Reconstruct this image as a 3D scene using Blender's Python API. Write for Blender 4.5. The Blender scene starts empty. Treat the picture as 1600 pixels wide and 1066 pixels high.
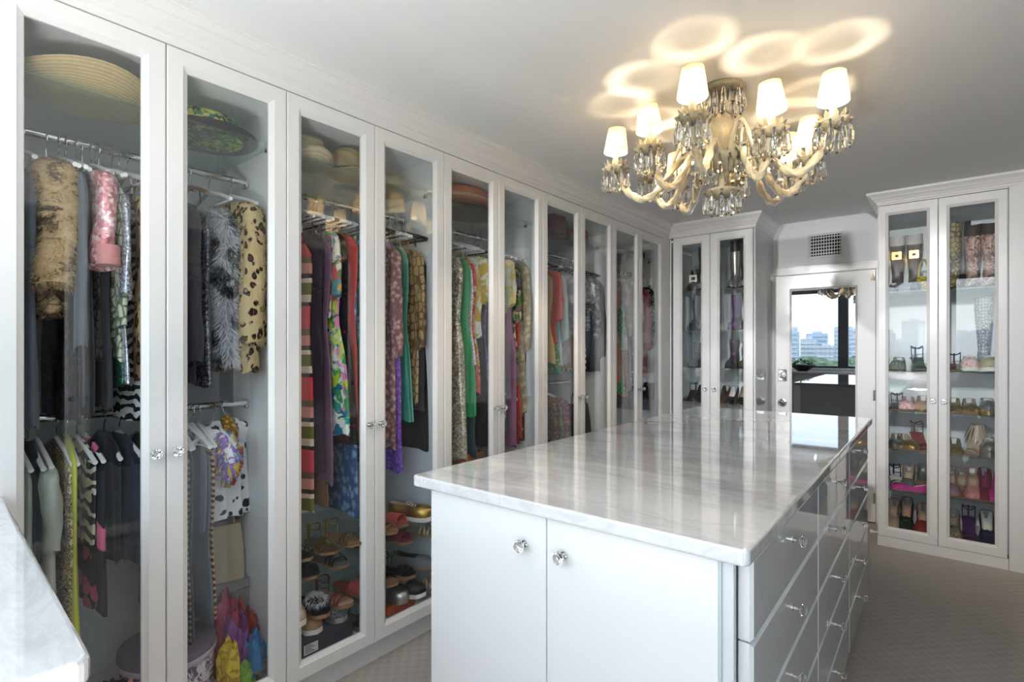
import bpy, math, random
from mathutils import Vector, Matrix, noise

random.seed(7)
PI = math.pi
S = bpy.context.scene
COL = S.collection
R = math.radians

# ------------------------------------------------------------------ camera
cam_data = bpy.data.cameras.new('camera')
cam = bpy.data.objects.new('camera', cam_data)
COL.objects.link(cam)
cam.location = (0, 0, 1.365)
cam.rotation_euler = (R(90), 0, R(39.433))
cam_data.sensor_width = 36
cam_data.lens = 822 / 1600 * 36
cam_data.shift_y = 12 / 1600
cam_data.clip_start = 0.02
cam_data.clip_end = 3000
S.camera = cam

# ------------------------------------------------------------------ view
S.view_settings.view_transform = 'Standard'
S.view_settings.look = 'None'
S.view_settings.gamma = 1
S.view_settings.use_curve_mapping = False
S.view_settings.exposure = 1.74
S.cycles.max_bounces = 14
S.cycles.diffuse_bounces = 6
S.cycles.glossy_bounces = 6
S.cycles.transmission_bounces = 8
S.cycles.transparent_max_bounces = 40
S.cycles.sample_clamp_indirect = 6
S.cycles.caustics_reflective = False
S.cycles.caustics_refractive = False
S.cycles.use_denoising = True

# ------------------------------------------------------------------ sky
SKY = 1.75
w = bpy.data.worlds.new('sky')
S.world = w
w.use_nodes = True
wn = w.node_tree
wn.nodes.clear()
o_ = wn.nodes.new('ShaderNodeOutputWorld')
b_ = wn.nodes.new('ShaderNodeBackground')
tc_ = wn.nodes.new('ShaderNodeTexCoord')
sp_ = wn.nodes.new('ShaderNodeSeparateXYZ')
rp_ = wn.nodes.new('ShaderNodeValToRGB')
wn.links.new(tc_.outputs['Generated'], sp_.inputs[0])
wn.links.new(sp_.outputs['Z'], rp_.inputs[0])
wn.links.new(rp_.outputs[0], b_.inputs[0])
wn.links.new(b_.outputs[0], o_.inputs[0])
e_ = rp_.color_ramp.elements
e_[0].position = 0.0; e_[0].color = (1.0, 0.985, 0.96, 1)
e_[1].position = 1.0; e_[1].color = (0.42, 0.60, 0.95, 1)
m_ = e_.new(0.06); m_.color = (0.93, 0.96, 1.0, 1)
m_ = e_.new(0.15); m_.color = (0.80, 0.88, 1.0, 1)
m_ = e_.new(0.4); m_.color = (0.76, 0.86, 1.0, 1)
b_.inputs[1].default_value = SKY

# added fill lamp with no real source, bounced off the ceiling behind the camera
la = bpy.data.lights.new('added_bounce_fill', 'AREA'); la.shape = 'DISK'; la.size = .5; la.energy = 9.5; la.color = (1.0, .985, .97)
lo_ = bpy.data.objects.new('added_bounce_fill', la); COL.objects.link(lo_)
lo_.location = (-.40, -.30, .80); lo_.rotation_euler = (R(180), 0, 0)
# two swivel spots added out of view to brighten the far end of the room
FILL_SPOTS = [((-.07, .42, 2.36), (-.15, 4.7, 1.5)), ((-1.45, .30, 2.36), (-1.25, 4.7, 1.3))]
for p_, t_ in FILL_SPOTS:
    ls = bpy.data.lights.new('added_fill_spot', 'SPOT'); ls.energy = 145; ls.spot_size = R(50 if p_[0] > -1 else 40); ls.spot_blend = 1.0; ls.shadow_soft_size = .02; ls.color = (.97, .98, 1)
    so = bpy.data.objects.new('added_fill_spot', ls); COL.objects.link(so)
    so.location = p_; so.rotation_euler = (Vector(t_) - Vector(p_)).to_track_quat('-Z', 'Y').to_euler()

# ------------------------------------------------------------------ helpers
def link(o, parent=None):
    COL.objects.link(o)
    if parent is not None:
        o.parent = parent
    return o

def tag(o, label=None, cat=None, group=None, kind=None):
    if label: o['label'] = label
    if cat: o['category'] = cat
    if group: o['group'] = group
    if kind: o['kind'] = kind
    return o

def thing(name, label, cat, loc=(0, 0, 0), rz=0, group=None):
    o = bpy.data.objects.new(name, None)
    link(o)
    o.empty_display_size = 0.05
    o.location = loc
    o.rotation_euler = (0, 0, rz)
    return tag(o, label, cat, group)

def dup(root, loc, rz=None, label=None, group=None):
    r = root.copy(); COL.objects.link(r)
    r.location = loc
    if rz is not None: r.rotation_euler = (0, 0, rz)
    if label: r['label'] = label
    if group: r['group'] = group
    for ch in list(root.children):
        c = ch.copy(); COL.objects.link(c); c.parent = r
        for g in list(ch.children):
            d = g.copy(); COL.objects.link(d); d.parent = c
    return r

class MB:
    """collects shapes, builds ONE mesh object"""
    def __init__(s):
        s.v = []; s.f = []; s.m = []
    def add(s, vs, fs, mi=0):
        n = len(s.v)
        s.v += [tuple(p) for p in vs]
        s.f += [tuple(i + n for i in f) for f in fs]
        s.m += [mi] * len(fs)
        return s
    def box(s, a, b, mi=0, bev=0.0):
        x0, y0, z0 = [min(p, q) for p, q in zip(a, b)]
        x1, y1, z1 = [max(p, q) for p, q in zip(a, b)]
        e = min(bev, (x1-x0)*.45, (y1-y0)*.45, (z1-z0)*.45)
        if e <= 0:
            vs = [(x, y, z) for z in (z0, z1) for y in (y0, y1) for x in (x0, x1)]
            return s.add(vs, [(0,2,3,1),(4,5,7,6),(0,1,5,4),(2,6,7,3),(0,4,6,2),(1,3,7,5)], mi)
        vs = []; idx = {}
        for i, (x, sx) in enumerate(((x0, 1), (x1, -1))):
            for j, (y, sy) in enumerate(((y0, 1), (y1, -1))):
                for k, (z, sz) in enumerate(((z0, 1), (z1, -1))):
                    idx[i, j, k] = len(vs)
                    vs += [(x, y+sy*e, z+sz*e), (x+sx*e, y, z+sz*e), (x+sx*e, y+sy*e, z)]
        I = lambda i, j, k, a: idx[i, j, k] + a
        fs = []
        for i in (0, 1): fs.append([I(i,0,0,0), I(i,0,1,0), I(i,1,1,0), I(i,1,0,0)][::1 if i == 0 else -1])
        for j in (0, 1): fs.append([I(0,j,0,1), I(1,j,0,1), I(1,j,1,1), I(0,j,1,1)][::1 if j == 0 else -1])
        for k in (0, 1): fs.append([I(0,0,k,2), I(0,1,k,2), I(1,1,k,2), I(1,0,k,2)][::1 if k == 0 else -1])
        for j in (0, 1):
            for k in (0, 1):
                fs.append([I(0,j,k,1), I(0,j,k,2), I(1,j,k,2), I(1,j,k,1)][::1 if (j+k) % 2 else -1])
        for i in (0, 1):
            for k in (0, 1):
                fs.append([I(i,0,k,0), I(i,0,k,2), I(i,1,k,2), I(i,1,k,0)][::-1 if (i+k) % 2 else 1])
        for i in (0, 1):
            for j in (0, 1):
                fs.append([I(i,j,0,0), I(i,j,0,1), I(i,j,1,1), I(i,j,1,0)][::1 if (i+j) % 2 else -1])
        for i in (0, 1):
            for j in (0, 1):
                for k in (0, 1):
                    fs.append([I(i,j,k,0), I(i,j,k,1), I(i,j,k,2)][::-1 if (i+j+k) % 2 else 1])
        return s.add(vs, fs, mi)
    def loft(s, rings, mi=0, closed=True, cap0=True, cap1=True):
        n = len(rings[0]); vs = [p for r in rings for p in r]; fs = []
        for a in range(len(rings) - 1):
            for b in range(n if closed else n - 1):
                c = (b + 1) % n
                fs.append((a*n+b, a*n+c, (a+1)*n+c, (a+1)*n+b))
        if closed and cap0: fs.append(tuple(range(n))[::-1])
        if closed and cap1: fs.append(tuple((len(rings)-1)*n + i for i in range(n)))
        return s.add(vs, fs, mi)
    def tube(s, pts, r, n=8, mi=0, cap=True):
        pts = [Vector(p) for p in pts]; rings = []
        t0 = (pts[1] - pts[0]).normalized()
        up = Vector((0, 0, 1)) if abs(t0.z) < .9 else Vector((1, 0, 0))
        nn = t0.cross(up).normalized()
        for i, p in enumerate(pts):
            t = (pts[min(i+1, len(pts)-1)] - pts[max(i-1, 0)]).normalized()
            nn = (nn - t * nn.dot(t)).normalized()
            bb = t.cross(nn)
            rr = r[i] if isinstance(r, (list, tuple)) else r
            rings.append([p + nn*rr*math.cos(2*PI*k/n) + bb*rr*math.sin(2*PI*k/n) for k in range(n)])
        return s.loft(rings, mi, cap0=cap, cap1=cap)
    def lathe(s, prof, n=24, c=(0, 0, 0), mi=0, sx=1, sy=1, flute=0, fa=0, cap=True):
        rings = []
        for r, z in prof:
            ring = []
            for k in range(n):
                a = 2*PI*k/n
                q = r * (1 + (fa*math.cos(flute*a) if flute else 0))
                ring.append((c[0] + sx*q*math.cos(a), c[1] + sy*q*math.sin(a), c[2] + z))
            rings.append(ring)
        return s.loft(rings, mi, cap0=cap, cap1=cap)
    def prism(s, poly, z0, z1, mi=0):
        return s.loft([[(x, y, z0) for x, y in poly], [(x, y, z1) for x, y in poly]], mi)
    def xform(s, M):
        s.v = [tuple(M @ Vector(p)) for p in s.v]; return s
    def build(s, name, mats, parent=None, loc=None, smooth=None, rot=None):
        me = bpy.data.meshes.new(name)
        me.from_pydata(s.v, [], s.f)
        if not isinstance(mats, (list, tuple)): mats = [mats]
        for m in mats: me.materials.append(m)
        if len(mats) > 1: me.polygons.foreach_set('material_index', s.m)
        if smooth is not None:
            me.polygons.foreach_set('use_smooth', [True] * len(s.f))
            if smooth < 180: me.set_sharp_from_angle(angle=R(smooth))
        me.update()
        o = bpy.data.objects.new(name, me)
        link(o, parent)
        if loc is not None: o.location = loc
        if rot is not None: o.rotation_euler = rot
        return o

def inst(name, src, parent=None, loc=None, rot=None):
    o = bpy.data.objects.new(name, src.data); link(o, parent)
    if loc is not None: o.location = loc
    if rot is not None: o.rotation_euler = rot
    return o

def struct(o):
    o['kind'] = 'structure'; return o

# ------------------------------------------------------------------ materials
def srgb(r, g=None, b=None):
    if g is None: g = b = r
    f = lambda c: (c/255/12.92) if c/255 <= .04045 else ((c/255 + .055)/1.055)**2.4
    return (f(r), f(g), f(b), 1)

class NT:
    def __init__(s, name):
        s.mat = bpy.data.materials.new(name); s.mat.use_nodes = True
        s.t = s.mat.node_tree
        s.p = s.t.nodes['Principled BSDF']; s.out = s.t.nodes['Material Output']
    def n(s, typ, **kw):
        x = s.t.nodes.new('ShaderNode' + typ)
        for k, v in kw.items():
            if k in x.inputs: s.put(x.inputs[k], v)
            else: setattr(x, k, v)
        return x
    def put(s, sock, v):
        if hasattr(v, 'is_output') or isinstance(v, bpy.types.NodeSocket): s.t.links.new(v, sock)
        else: sock.default_value = v
    def set(s, **kw):
        for k, v in kw.items(): s.put(s.p.inputs[k.replace('_', ' ')], v)
        return s
    def obj(s, scale=(1, 1, 1)):
        c = s.n('TexCoord'); m = s.n('Mapping', Scale=scale)
        s.t.links.new(c.outputs['Object'], m.inputs[0]); return m.outputs[0]
    def noise(s, vec, scale, detail=3, dist=0, rough=.5):
        x = s.n('TexNoise', Scale=scale, Detail=detail, Distortion=dist, Roughness=rough); s.put(x.inputs['Vector'], vec); return x
    def vor(s, vec, scale, feature='F1', rand=1):
        x = s.n('TexVoronoi', feature=feature, Scale=scale, Randomness=rand); s.put(x.inputs['Vector'], vec); return x
    def ramp(s, fac, stops, const=False):
        x = s.n('ValToRGB'); s.put(x.inputs[0], fac); e = x.color_ramp.elements
        if const: x.color_ramp.interpolation = 'CONSTANT'
        for i, (p, c) in enumerate(stops):
            q = e[i] if i < 2 else e.new(p)
            q.position = p; q.color = c
        return x.outputs[0]
    def mix(s, fac, a, b):
        x = s.n('Mix', data_type='RGBA'); s.put(x.inputs[0], fac); s.put(x.inputs[6], a); s.put(x.inputs[7], b); return x.outputs[2]
    def math(s, op, a, b=0.0):
        x = s.n('Math', operation=op); s.put(x.inputs[0], a); s.put(x.inputs[1], b); return x.outputs[0]
    def vadd(s, a, b, scale=1.0):
        m = s.n('VectorMath', operation='SCALE'); s.put(m.inputs[0], b); m.inputs['Scale'].default_value = scale
        x = s.n('VectorMath', operation='ADD'); s.put(x.inputs[0], a); s.put(x.inputs[1], m.outputs[0]); return x.outputs[0]
    def sep(s, vec):
        x = s.n('SeparateXYZ'); s.put(x.inputs[0], vec); return x.outputs
    def bump(s, h, strength=.3, dist=.002):
        x = s.n('Bump', Strength=strength, Distance=dist); s.put(x.inputs['Height'], h)
        s.t.links.new(x.outputs[0], s.p.inputs['Normal']); return s

MATS = {}
def memo(fn):
    def g(*a):
        k = (fn.__name__,) + a
        if k not in MATS: MATS[k] = fn(*a)
        return MATS[k]
    return g

@memo
def paint(name, col, rough=.35, spec=.5):
    k = NT(name); k.set(Base_Color=srgb(*col), Roughness=rough, Specular_IOR_Level=spec); return k.mat
@memo
def metal(name, col, rough=.15):
    k = NT(name); k.set(Base_Color=srgb(*col), Roughness=rough, Metallic=1.0); return k.mat
@memo
def cloth(name, col, rough=.85, spec=.15):
    k = NT(name); v = k.obj(); c = srgb(*col); d = tuple(x*.62 for x in c[:3]) + (1,)
    n = k.noise(v, 9, 4)
    k.set(Base_Color=k.mix(n.outputs[0], d, c), Roughness=rough, Specular_IOR_Level=spec, Sheen_Weight=.15)
    k.bump(k.noise(v, 260, 2).outputs[0], .15, .001); return k.mat
@memo
def satin(name, col, rough=.38):
    return cloth(name, col, rough, .5)
@memo
def stripes(name, scale, *cols):
    k = NT(name); v = k.obj(); z = k.sep(k.vadd(v, k.noise(v, 5, 1).outputs[1], .012))[2]
    f = k.math('FRACT', k.math('MULTIPLY', z, scale))
    n = len(cols); st = []
    tot = sum(c[3] for c in cols); p = 0
    for c in cols:
        st.append((p / tot, srgb(*c[:3]))); p += c[3]
    k.set(Base_Color=k.ramp(f, st, True), Roughness=.8, Specular_IOR_Level=.15); return k.mat
@memo
def floral(name, scale, *cols):
    k = NT(name); v = k.obj(); d = k.vadd(v, k.noise(v, 9, 2).outputs[1], .10)
    a = k.vor(d, scale)
    s = k.sep(a.outputs['Color'])[0]
    n = len(cols)
    c1 = k.ramp(s, [(i / n, srgb(*c)) for i, c in enumerate(cols)], True)
    e = k.vor(d, scale, 'DISTANCE_TO_EDGE')
    b = k.ramp(k.noise(d, scale * 2.4, 3).outputs[0], [(.47, (0, 0, 0, 1)), (.55, (1, 1, 1, 1))])
    s2 = k.sep(k.vor(d, scale * 2.1).outputs['Color'])[1]
    c2 = k.ramp(s2, [(i / n, srgb(*c)) for i, c in enumerate(cols[::-1])], True)
    k.set(Base_Color=k.mix(b, c1, c2), Roughness=.75, Specular_IOR_Level=.2); return k.mat
@memo
def leopard(name, base, ring, spot, scale=22):
    k = NT(name); v = k.obj((1, 1, .8)); d = k.vadd(v, k.noise(v, 14, 2).outputs[1], .05)
    a = k.vor(d, scale).outputs['Distance']
    m1 = k.ramp(a, [(.22, srgb(*spot)), (.30, srgb(*ring)), (.40, srgb(*ring)), (.47, srgb(*base))])
    n = k.noise(v, 30, 3)
    brk = k.ramp(n.outputs[0], [(.36, (1, 1, 1, 1)), (.42, (0, 0, 0, 1))])
    k.set(Base_Color=k.mix(brk, m1, srgb(*base)), Roughness=.95, Specular_IOR_Level=.05)
    k.bump(k.noise(v, 160, 3).outputs[0], .6, .006); return k.mat
@memo
def smudge(name, base, dark, scale=9):
    k = NT(name); v = k.obj((1, 1, 1.5)); n = k.noise(v, scale, 5, 1.2, .6).outputs[0]; f = k.noise(v, 140, 2).outputs[0]
    k.set(Base_Color=k.ramp(k.math('ADD', n, k.math('MULTIPLY', k.math('SUBTRACT', f, .5), .25)), [(.40, srgb(*dark)), (.50, srgb(*base)), (.72, srgb(*[min(255, c + 24) for c in base]))]), Roughness=.95, Specular_IOR_Level=.05)
    k.bump(f, .6, .006); return k.mat
@memo
def spots(name, base, spot, scale=18, lo=.27):
    k = NT(name); v = k.obj(); d = k.vadd(v, k.noise(v, 20, 2).outputs[1], .03)
    a = k.vor(d, scale).outputs['Distance']
    k.set(Base_Color=k.ramp(a, [(lo, srgb(*spot)), (lo + .04, srgb(*base))]), Roughness=.9, Specular_IOR_Level=.1); return k.mat
@memo
def bands(name, base, dark, scale=14, dist=4, axis='Z'):
    k = NT(name); v = k.obj()
    x = k.n('TexWave', wave_type='BANDS', bands_direction=axis, Scale=scale, Distortion=dist, Detail=2); x.inputs['Detail Scale'].default_value = 1.6
    k.put(x.inputs['Vector'], v)
    k.set(Base_Color=k.ramp(x.outputs[1], [(.46, srgb(*dark)), (.54, srgb(*base))]), Roughness=.85, Specular_IOR_Level=.1); return k.mat
@memo
def sequin(name, c1, c2, rough=.3, scale=150):
    k = NT(name); v = k.obj(); a = k.vor(v, scale); s = k.sep(a.outputs['Color'])
    big = k.noise(v, 12, 3).outputs[0]
    f = k.math('MULTIPLY', k.math('ADD', s[0], big), .6)
    c = k.ramp(f, [(.25, srgb(*c2)), (.62, srgb(*c1)), (.86, srgb(*[min(255, q + 70) for q in c1]))])
    k.set(Base_Color=c, Roughness=rough, Metallic=.45); k.bump(s[1], 1.0, .004); return k.mat
@memo
def snake(name, c1, c2, scale=34):
    k = NT(name); v = k.obj((1, 1, .75)); e = k.vor(v, scale, 'DISTANCE_TO_EDGE', .55).outputs['Distance']
    big = k.noise(v, 10, 2).outputs[0]
    f = k.math('ADD', e, k.math('MULTIPLY', k.math('SUBTRACT', big, .5), .25))
    k.set(Base_Color=k.ramp(f, [(.04, srgb(*c2)), (.13, srgb(*c1))]), Roughness=.5); return k.mat
@memo
def lace(name, c1, c2, scale=40):
    k = NT(name); v = k.obj(); a = k.vor(v, scale).outputs['Distance']; n = k.noise(v, scale * 1.6, 3).outputs[0]
    k.set(Base_Color=k.ramp(k.math('MULTIPLY', a, n), [(.12, srgb(*c1)), (.28, srgb(*c2))]), Roughness=.8, Specular_IOR_Level=.15)
    k.bump(n, .5, .004); return k.mat
@memo
def checks(name, c1, c2, scale=30):
    k = NT(name); v = k.obj(); x = k.n('TexChecker', Scale=scale); k.put(x.inputs[0], v)
    x.inputs[1].default_value = srgb(*c1); x.inputs[2].default_value = srgb(*c2)
    k.set(Base_Color=x.outputs[0], Roughness=.85, Specular_IOR_Level=.15); return k.mat
@memo
def leather(name, col, rough=.4):
    k = NT(name); v = k.obj(); c = srgb(*col); d = tuple(x*.7 for x in c[:3]) + (1,)
    k.set(Base_Color=k.mix(k.noise(v, 25, 3).outputs[0], d, c), Roughness=rough, Specular_IOR_Level=.5)
    k.bump(k.noise(v, 220, 2).outputs[0], .12, .001); return k.mat
@memo
def straw(name, col):
    k = NT(name); v = k.obj()
    x = k.n('TexWave', wave_type='RINGS', rings_direction='Z', Scale=42, Distortion=1.2); k.put(x.inputs['Vector'], v)
    c = srgb(*col); d = tuple(q*.62 for q in c[:3]) + (1,)
    k.set(Base_Color=k.mix(k.math('MULTIPLY', x.outputs[1], k.noise(v, 90, 2).outputs[0]), d, c), Roughness=.9, Specular_IOR_Level=.1)
    k.bump(x.outputs[1], .4, .003); return k.mat

def mk_glass(name, tint=(.985, .992, .99), ior=1.5):
    k = NT(name)
    tr = k.n('BsdfTransparent'); tr.inputs[0].default_value = tint + (1,)
    gl = k.n('BsdfGlossy'); gl.inputs['Roughness'].default_value = 0.0; gl.inputs[0].default_value = (1, 1, 1, 1)
    ge = k.n('NewGeometry')      # the same reflectance on both faces of the thin pane
    io = k.math('ADD', ior, k.math('MULTIPLY', ge.outputs['Backfacing'], 1/ior - ior))
    fr = k.n('Fresnel'); k.put(fr.inputs['IOR'], io); mx = k.n('MixShader')
    k.put(mx.inputs[0], fr.outputs[0]); k.put(mx.inputs[1], tr.outputs[0]); k.put(mx.inputs[2], gl.outputs[0])
    k.put(k.out.inputs[0], mx.outputs[0]); return k.mat

M_WHITE = paint('white_lacquer', (232, 230, 228), .22)
M_WALL = paint('wall_paint', (224, 224, 226), .6, .3)
M_CEIL = paint('ceiling_paint', (236, 236, 236), .85, .1)
M_INNER = paint('cabinet_white', (240, 243, 246), .45)
M_GLASS = mk_glass('door_glass')
M_SHELF = mk_glass('shelf_glass', (.90, .955, .94))
M_WINGLASS = mk_glass('window_glass', (.93, .97, .97))
M_CHROME = metal('chrome', (225, 226, 228), .08)
M_STEEL = metal('brushed_steel', (200, 200, 202), .25)
M_BRONZE = paint('dark_bronze_aluminium', (62, 62, 62), .4)
M_MIRROR = metal('mirror_silver', (148, 151, 156), .0)
M_GREYMIRROR = paint('grey_backed_glass', (214, 216, 217), .015, .9)
M_BRASS = metal('brass', (190, 150, 80), .25)
M_BLACK = paint('black_plastic', (18, 18, 20), .35)
M_GOLD = metal('gold_leather', (190, 160, 85), .35)
M_SILVER = metal('silver_leather', (190, 190, 185), .35)

def mk_marble():
    k = NT('polished_marble'); v = k.obj((1, 1, 1)); n1 = k.noise(v, 1.3, 5, .6, .55)
    sv = k.n('Mapping', Scale=(.55, 2.2, 1), Rotation=(0, 0, .35)); k.put(sv.inputs[0], v)
    d = k.vadd(sv.outputs[0], n1.outputs[1], .55)
    a = k.noise(d, 2.6, 8, .4, .62).outputs[0]
    b = k.noise(d, 6.5, 6, 1.0, .6).outputs[0]
    c1 = k.ramp(a, [(.34, srgb(190, 189, 191)), (.48, srgb(213, 212, 212)), (.60, srgb(226, 225, 225)), (.75, srgb(234, 233, 233))])
    vein = k.ramp(b, [(.44, (1, 1, 1, 1)), (.5, (.72, .72, .73, 1)), (.56, (1, 1, 1, 1))])
    x = k.n('Mix', data_type='RGBA', blend_type='MULTIPLY'); x.inputs[0].default_value = .38
    k.put(x.inputs[6], c1); k.put(x.inputs[7], vein)
    k.set(Base_Color=x.outputs[2], Roughness=.035, IOR=1.6, Coat_Weight=.6, Coat_Roughness=.02); return k.mat
M_MARBLE = mk_marble()

def mk_carpet():
    k = NT('brown_carpet'); v = k.obj()
    x = k.n('TexChecker', Scale=34); k.put(x.inputs[0], v)
    f = k.noise(v, 420, 2).outputs[0]; m = k.noise(v, 26, 3).outputs[0]; g = k.noise(v, 1.6, 3).outputs[0]
    h = k.math('ADD', k.math('MULTIPLY', x.outputs[1], .12), k.math('ADD', k.math('MULTIPLY', f, .9), k.math('MULTIPLY', g, .5)))
    c = k.ramp(k.math('MULTIPLY', h, .72), [(.25, srgb(152, 143, 135)), (.55, srgb(200, 190, 181)), (.85, srgb(222, 214, 206))])
    k.set(Base_Color=c, Roughness=1, Specular_IOR_Level=.05, Sheen_Weight=.2)
    k.bump(k.math('ADD', f, k.math('MULTIPLY', x.outputs[1], .5)), .8, .006); return k.mat
M_CARPET = mk_carpet()
# ================================================================== ROOM SHELL
XL = -1.87          # door plane of the left run
YF = 4.44           # door plane of the far cabinets
XO = 0.50           # door plane of the run opposite
YW = -0.65          # window wall
H = 2.44
struct(MB().box((-2.6, -.9, -.1), (1.3, 5.2, 0)).build('floor', M_CARPET))
struct(MB().box((-2.6, -.9, H), (1.3, 5.2, H + .1)).build('ceiling', M_CEIL))
struct(MB().box((-2.6, -.9, 0), (-2.48, 5.2, H)).build('wall_left', M_WALL))
struct(MB().box((1.12, -.9, 0), (1.24, 5.2, H)).build('wall_right', M_WALL))
struct(MB().box((-2.48, 5.0, 0), (1.12, 5.12, H)).build('wall_back', M_WALL))
WX0, WX1, WZ0, WZ1 = -2.44, 1.08, 1.03, 2.40
b = MB()
b.box((-2.48, YW - .15, 0), (1.12, YW, WZ0)).box((-2.48, YW - .15, WZ1), (1.12, YW, H))
b.box((-2.48, YW - .15, WZ0), (WX0, YW, WZ1)).box((WX1, YW - .15, WZ0), (1.12, YW, WZ1))
struct(b.build('wall_front', M_WALL))

win = MB()
win.box((WX0, YW - .11, WZ0), (WX1, YW - .05, WZ0 + .03), bev=.003)
win.box((WX0, YW - .11, WZ1 - .06), (WX1, YW - .05, WZ1), bev=.003)
win.box((WX0, YW - .11, WZ0), (WX0 + .05, YW - .05, WZ1), bev=.003)
win.box((WX1 - .05, YW - .11, WZ0), (WX1, YW - .05, WZ1), bev=.003)
win = struct(win.build('window_1', M_BRONZE, smooth=30))
mull = [-1.17, .05]
for x in mull:
    MB().box((x - .075, YW - .12, WZ0), (x + .075, YW - .03, WZ1), bev=.004).build('mullion', M_BRONZE, win, smooth=30)
xs = [WX0 + .05] + mull + [WX1 - .05]
for i in range(3):
    a = xs[i] + (.075 if i else 0); c = xs[i + 1] - (.075 if i < 2 else 0)
    MB().box((a, YW - .084, WZ0 + .03), (c, YW - .078, WZ1 - .06)).build('window_pane', M_WINGLASS, win)
MB().box((WX0, YW - .02, WZ0 - .04), (WX1, YW + .06, WZ0), bev=.004).build('window_sill', M_MARBLE, win, smooth=30)

# a portal tells the sampler where the daylight comes in (it gives off no light itself)
pl = bpy.data.lights.new('window_portal', 'AREA'); pl.shape = 'RECTANGLE'
pl.size = WX1 - WX0; pl.size_y = WZ1 - WZ0; pl.cycles.is_portal = True
po = bpy.data.objects.new('window_portal', pl); link(po)
po.location = ((WX0 + WX1) / 2, YW - .16, (WZ0 + WZ1) / 2); po.rotation_euler = (R(90), 0, 0)

# ------------------------------------------------------------------ crown moulding and baseboards
PROF = [(0, -.106), (.006, -.100), (.006, -.086), (.014, -.082), (.018, -.070), (.030, -.055), (.034, -.052), (.034, -.044),
        (.046, -.032), (.052, -.024), (.056, -.024), (.060, -.018), (.060, 0), (0, 0)]
def sweep(path, prof, z):
    P = [Vector(p) for p in path]; rings = []
    for i, p in enumerate(P):
        d0 = (P[i] - P[i-1]).normalized() if i else None
        d1 = (P[i+1] - P[i]).normalized() if i < len(P) - 1 else None
        n0 = Vector((d0.y, -d0.x)) if d0 else None; n1 = Vector((d1.y, -d1.x)) if d1 else None
        if n0 is None: m = n1
        elif n1 is None: m = n0
        else: m = (n0 + n1) / (1 + n0.dot(n1))
        rings.append([(p.x + m.x*o, p.y + m.y*o, z + h) for o, h in prof])
    return MB().loft(rings)
XFR = -1.157     # right end of the far cabinet
XRL = -.361      # left end of the right cabinet
struct(sweep([(XL, .172), (XL, YF), (XFR, YF), (XFR, 5.0)], PROF, H).build('trim_1', M_WHITE, smooth=25))
struct(sweep([(XRL, 5.0), (XRL, YF), (XO, YF), (XO, .30)], [(o, h * .72) for o, h in PROF], H).build('trim_2', M_WHITE, smooth=25))

# ------------------------------------------------------------------ frames, doors
def frame_mesh(w, h, t, stile, y0=0.0, rail=None, x0=0.0, z0=0.0):
    """mitred door frame: front face at y0, back at y0 + t, opening inset by stile"""
    rail = rail or stile
    prof = [(0, t), (0, .003), (.003, 0), (-.017, 0), (-.012, .005), (-.004, .009), (0, .014), (0, t)]
    rings = []
    for i, (d, yy) in enumerate(prof):
        if i < 3: ox = oz = d
        else: ox = stile + d; oz = rail + d
        rings.append([(x0 + ox, y0 + yy, z0 + oz), (x0 + w - ox, y0 + yy, z0 + oz), (x0 + w - ox, y0 + yy, z0 + h - oz), (x0 + ox, y0 + yy, z0 + h - oz)])
    return MB().loft(rings + [rings[0]], cap0=False, cap1=False)

def knob_mesh():
    m = MB()
    m.lathe([(.0, 0), (.009, 0), (.009, .002), (.0045, .003), (.0045, .012), (.007, .013), (.007, .0145), (0, .0145)], 12, mi=1)
    m.lathe([(.004, .0145), (.011, .0185), (.0165, .0245), (.0165, .028), (.011, .0335), (.004, .035), (0, .035)], 8, mi=0)
    m.xform(Matrix.Rotation(R(90), 4, 'X'))      # axis +z -> -y (out of the door)
    return m
def mk_crystal():
    k = NT('clear_crystal'); k.set(Base_Color=(1, 1, 1, 1), Roughness=.02, IOR=1.55, Transmission_Weight=1.0); return k.mat
M_CRYSTAL = mk_crystal()
KNOB = {}
def knob(parent, x, y, z, label=None, s=1.0):
    if 'k' not in KNOB:
        o = knob_mesh().build('knob', [M_CRYSTAL, M_CHROME], parent, smooth=20); KNOB['k'] = o
    else: o = inst('knob', KNOB['k'], parent)
    o.location = (x, y, z); o.scale = (s, s, s); return o

GAP = .0015
def cab_door(parent, x0, x1, z0, z1, stile=.062, rail=.066, knob_x=None, knob_z=1.045):
    d = frame_mesh(x1 - x0 - 2*GAP, z1 - z0, .022, stile, rail=rail).build('door', M_WHITE, parent, loc=(x0 + GAP, 0, z0), smooth=30)
    wd = x1 - x0 - 2*GAP; hh = z1 - z0
    MB().box((stile - .006, .013, rail - .006), (wd - stile + .006, .017, hh - rail + .006)).build('glass_pane', M_GLASS, d)
    if knob_x is not None: knob(d, knob_x - x0 - GAP, 0, knob_z - z0)
    return d

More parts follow.
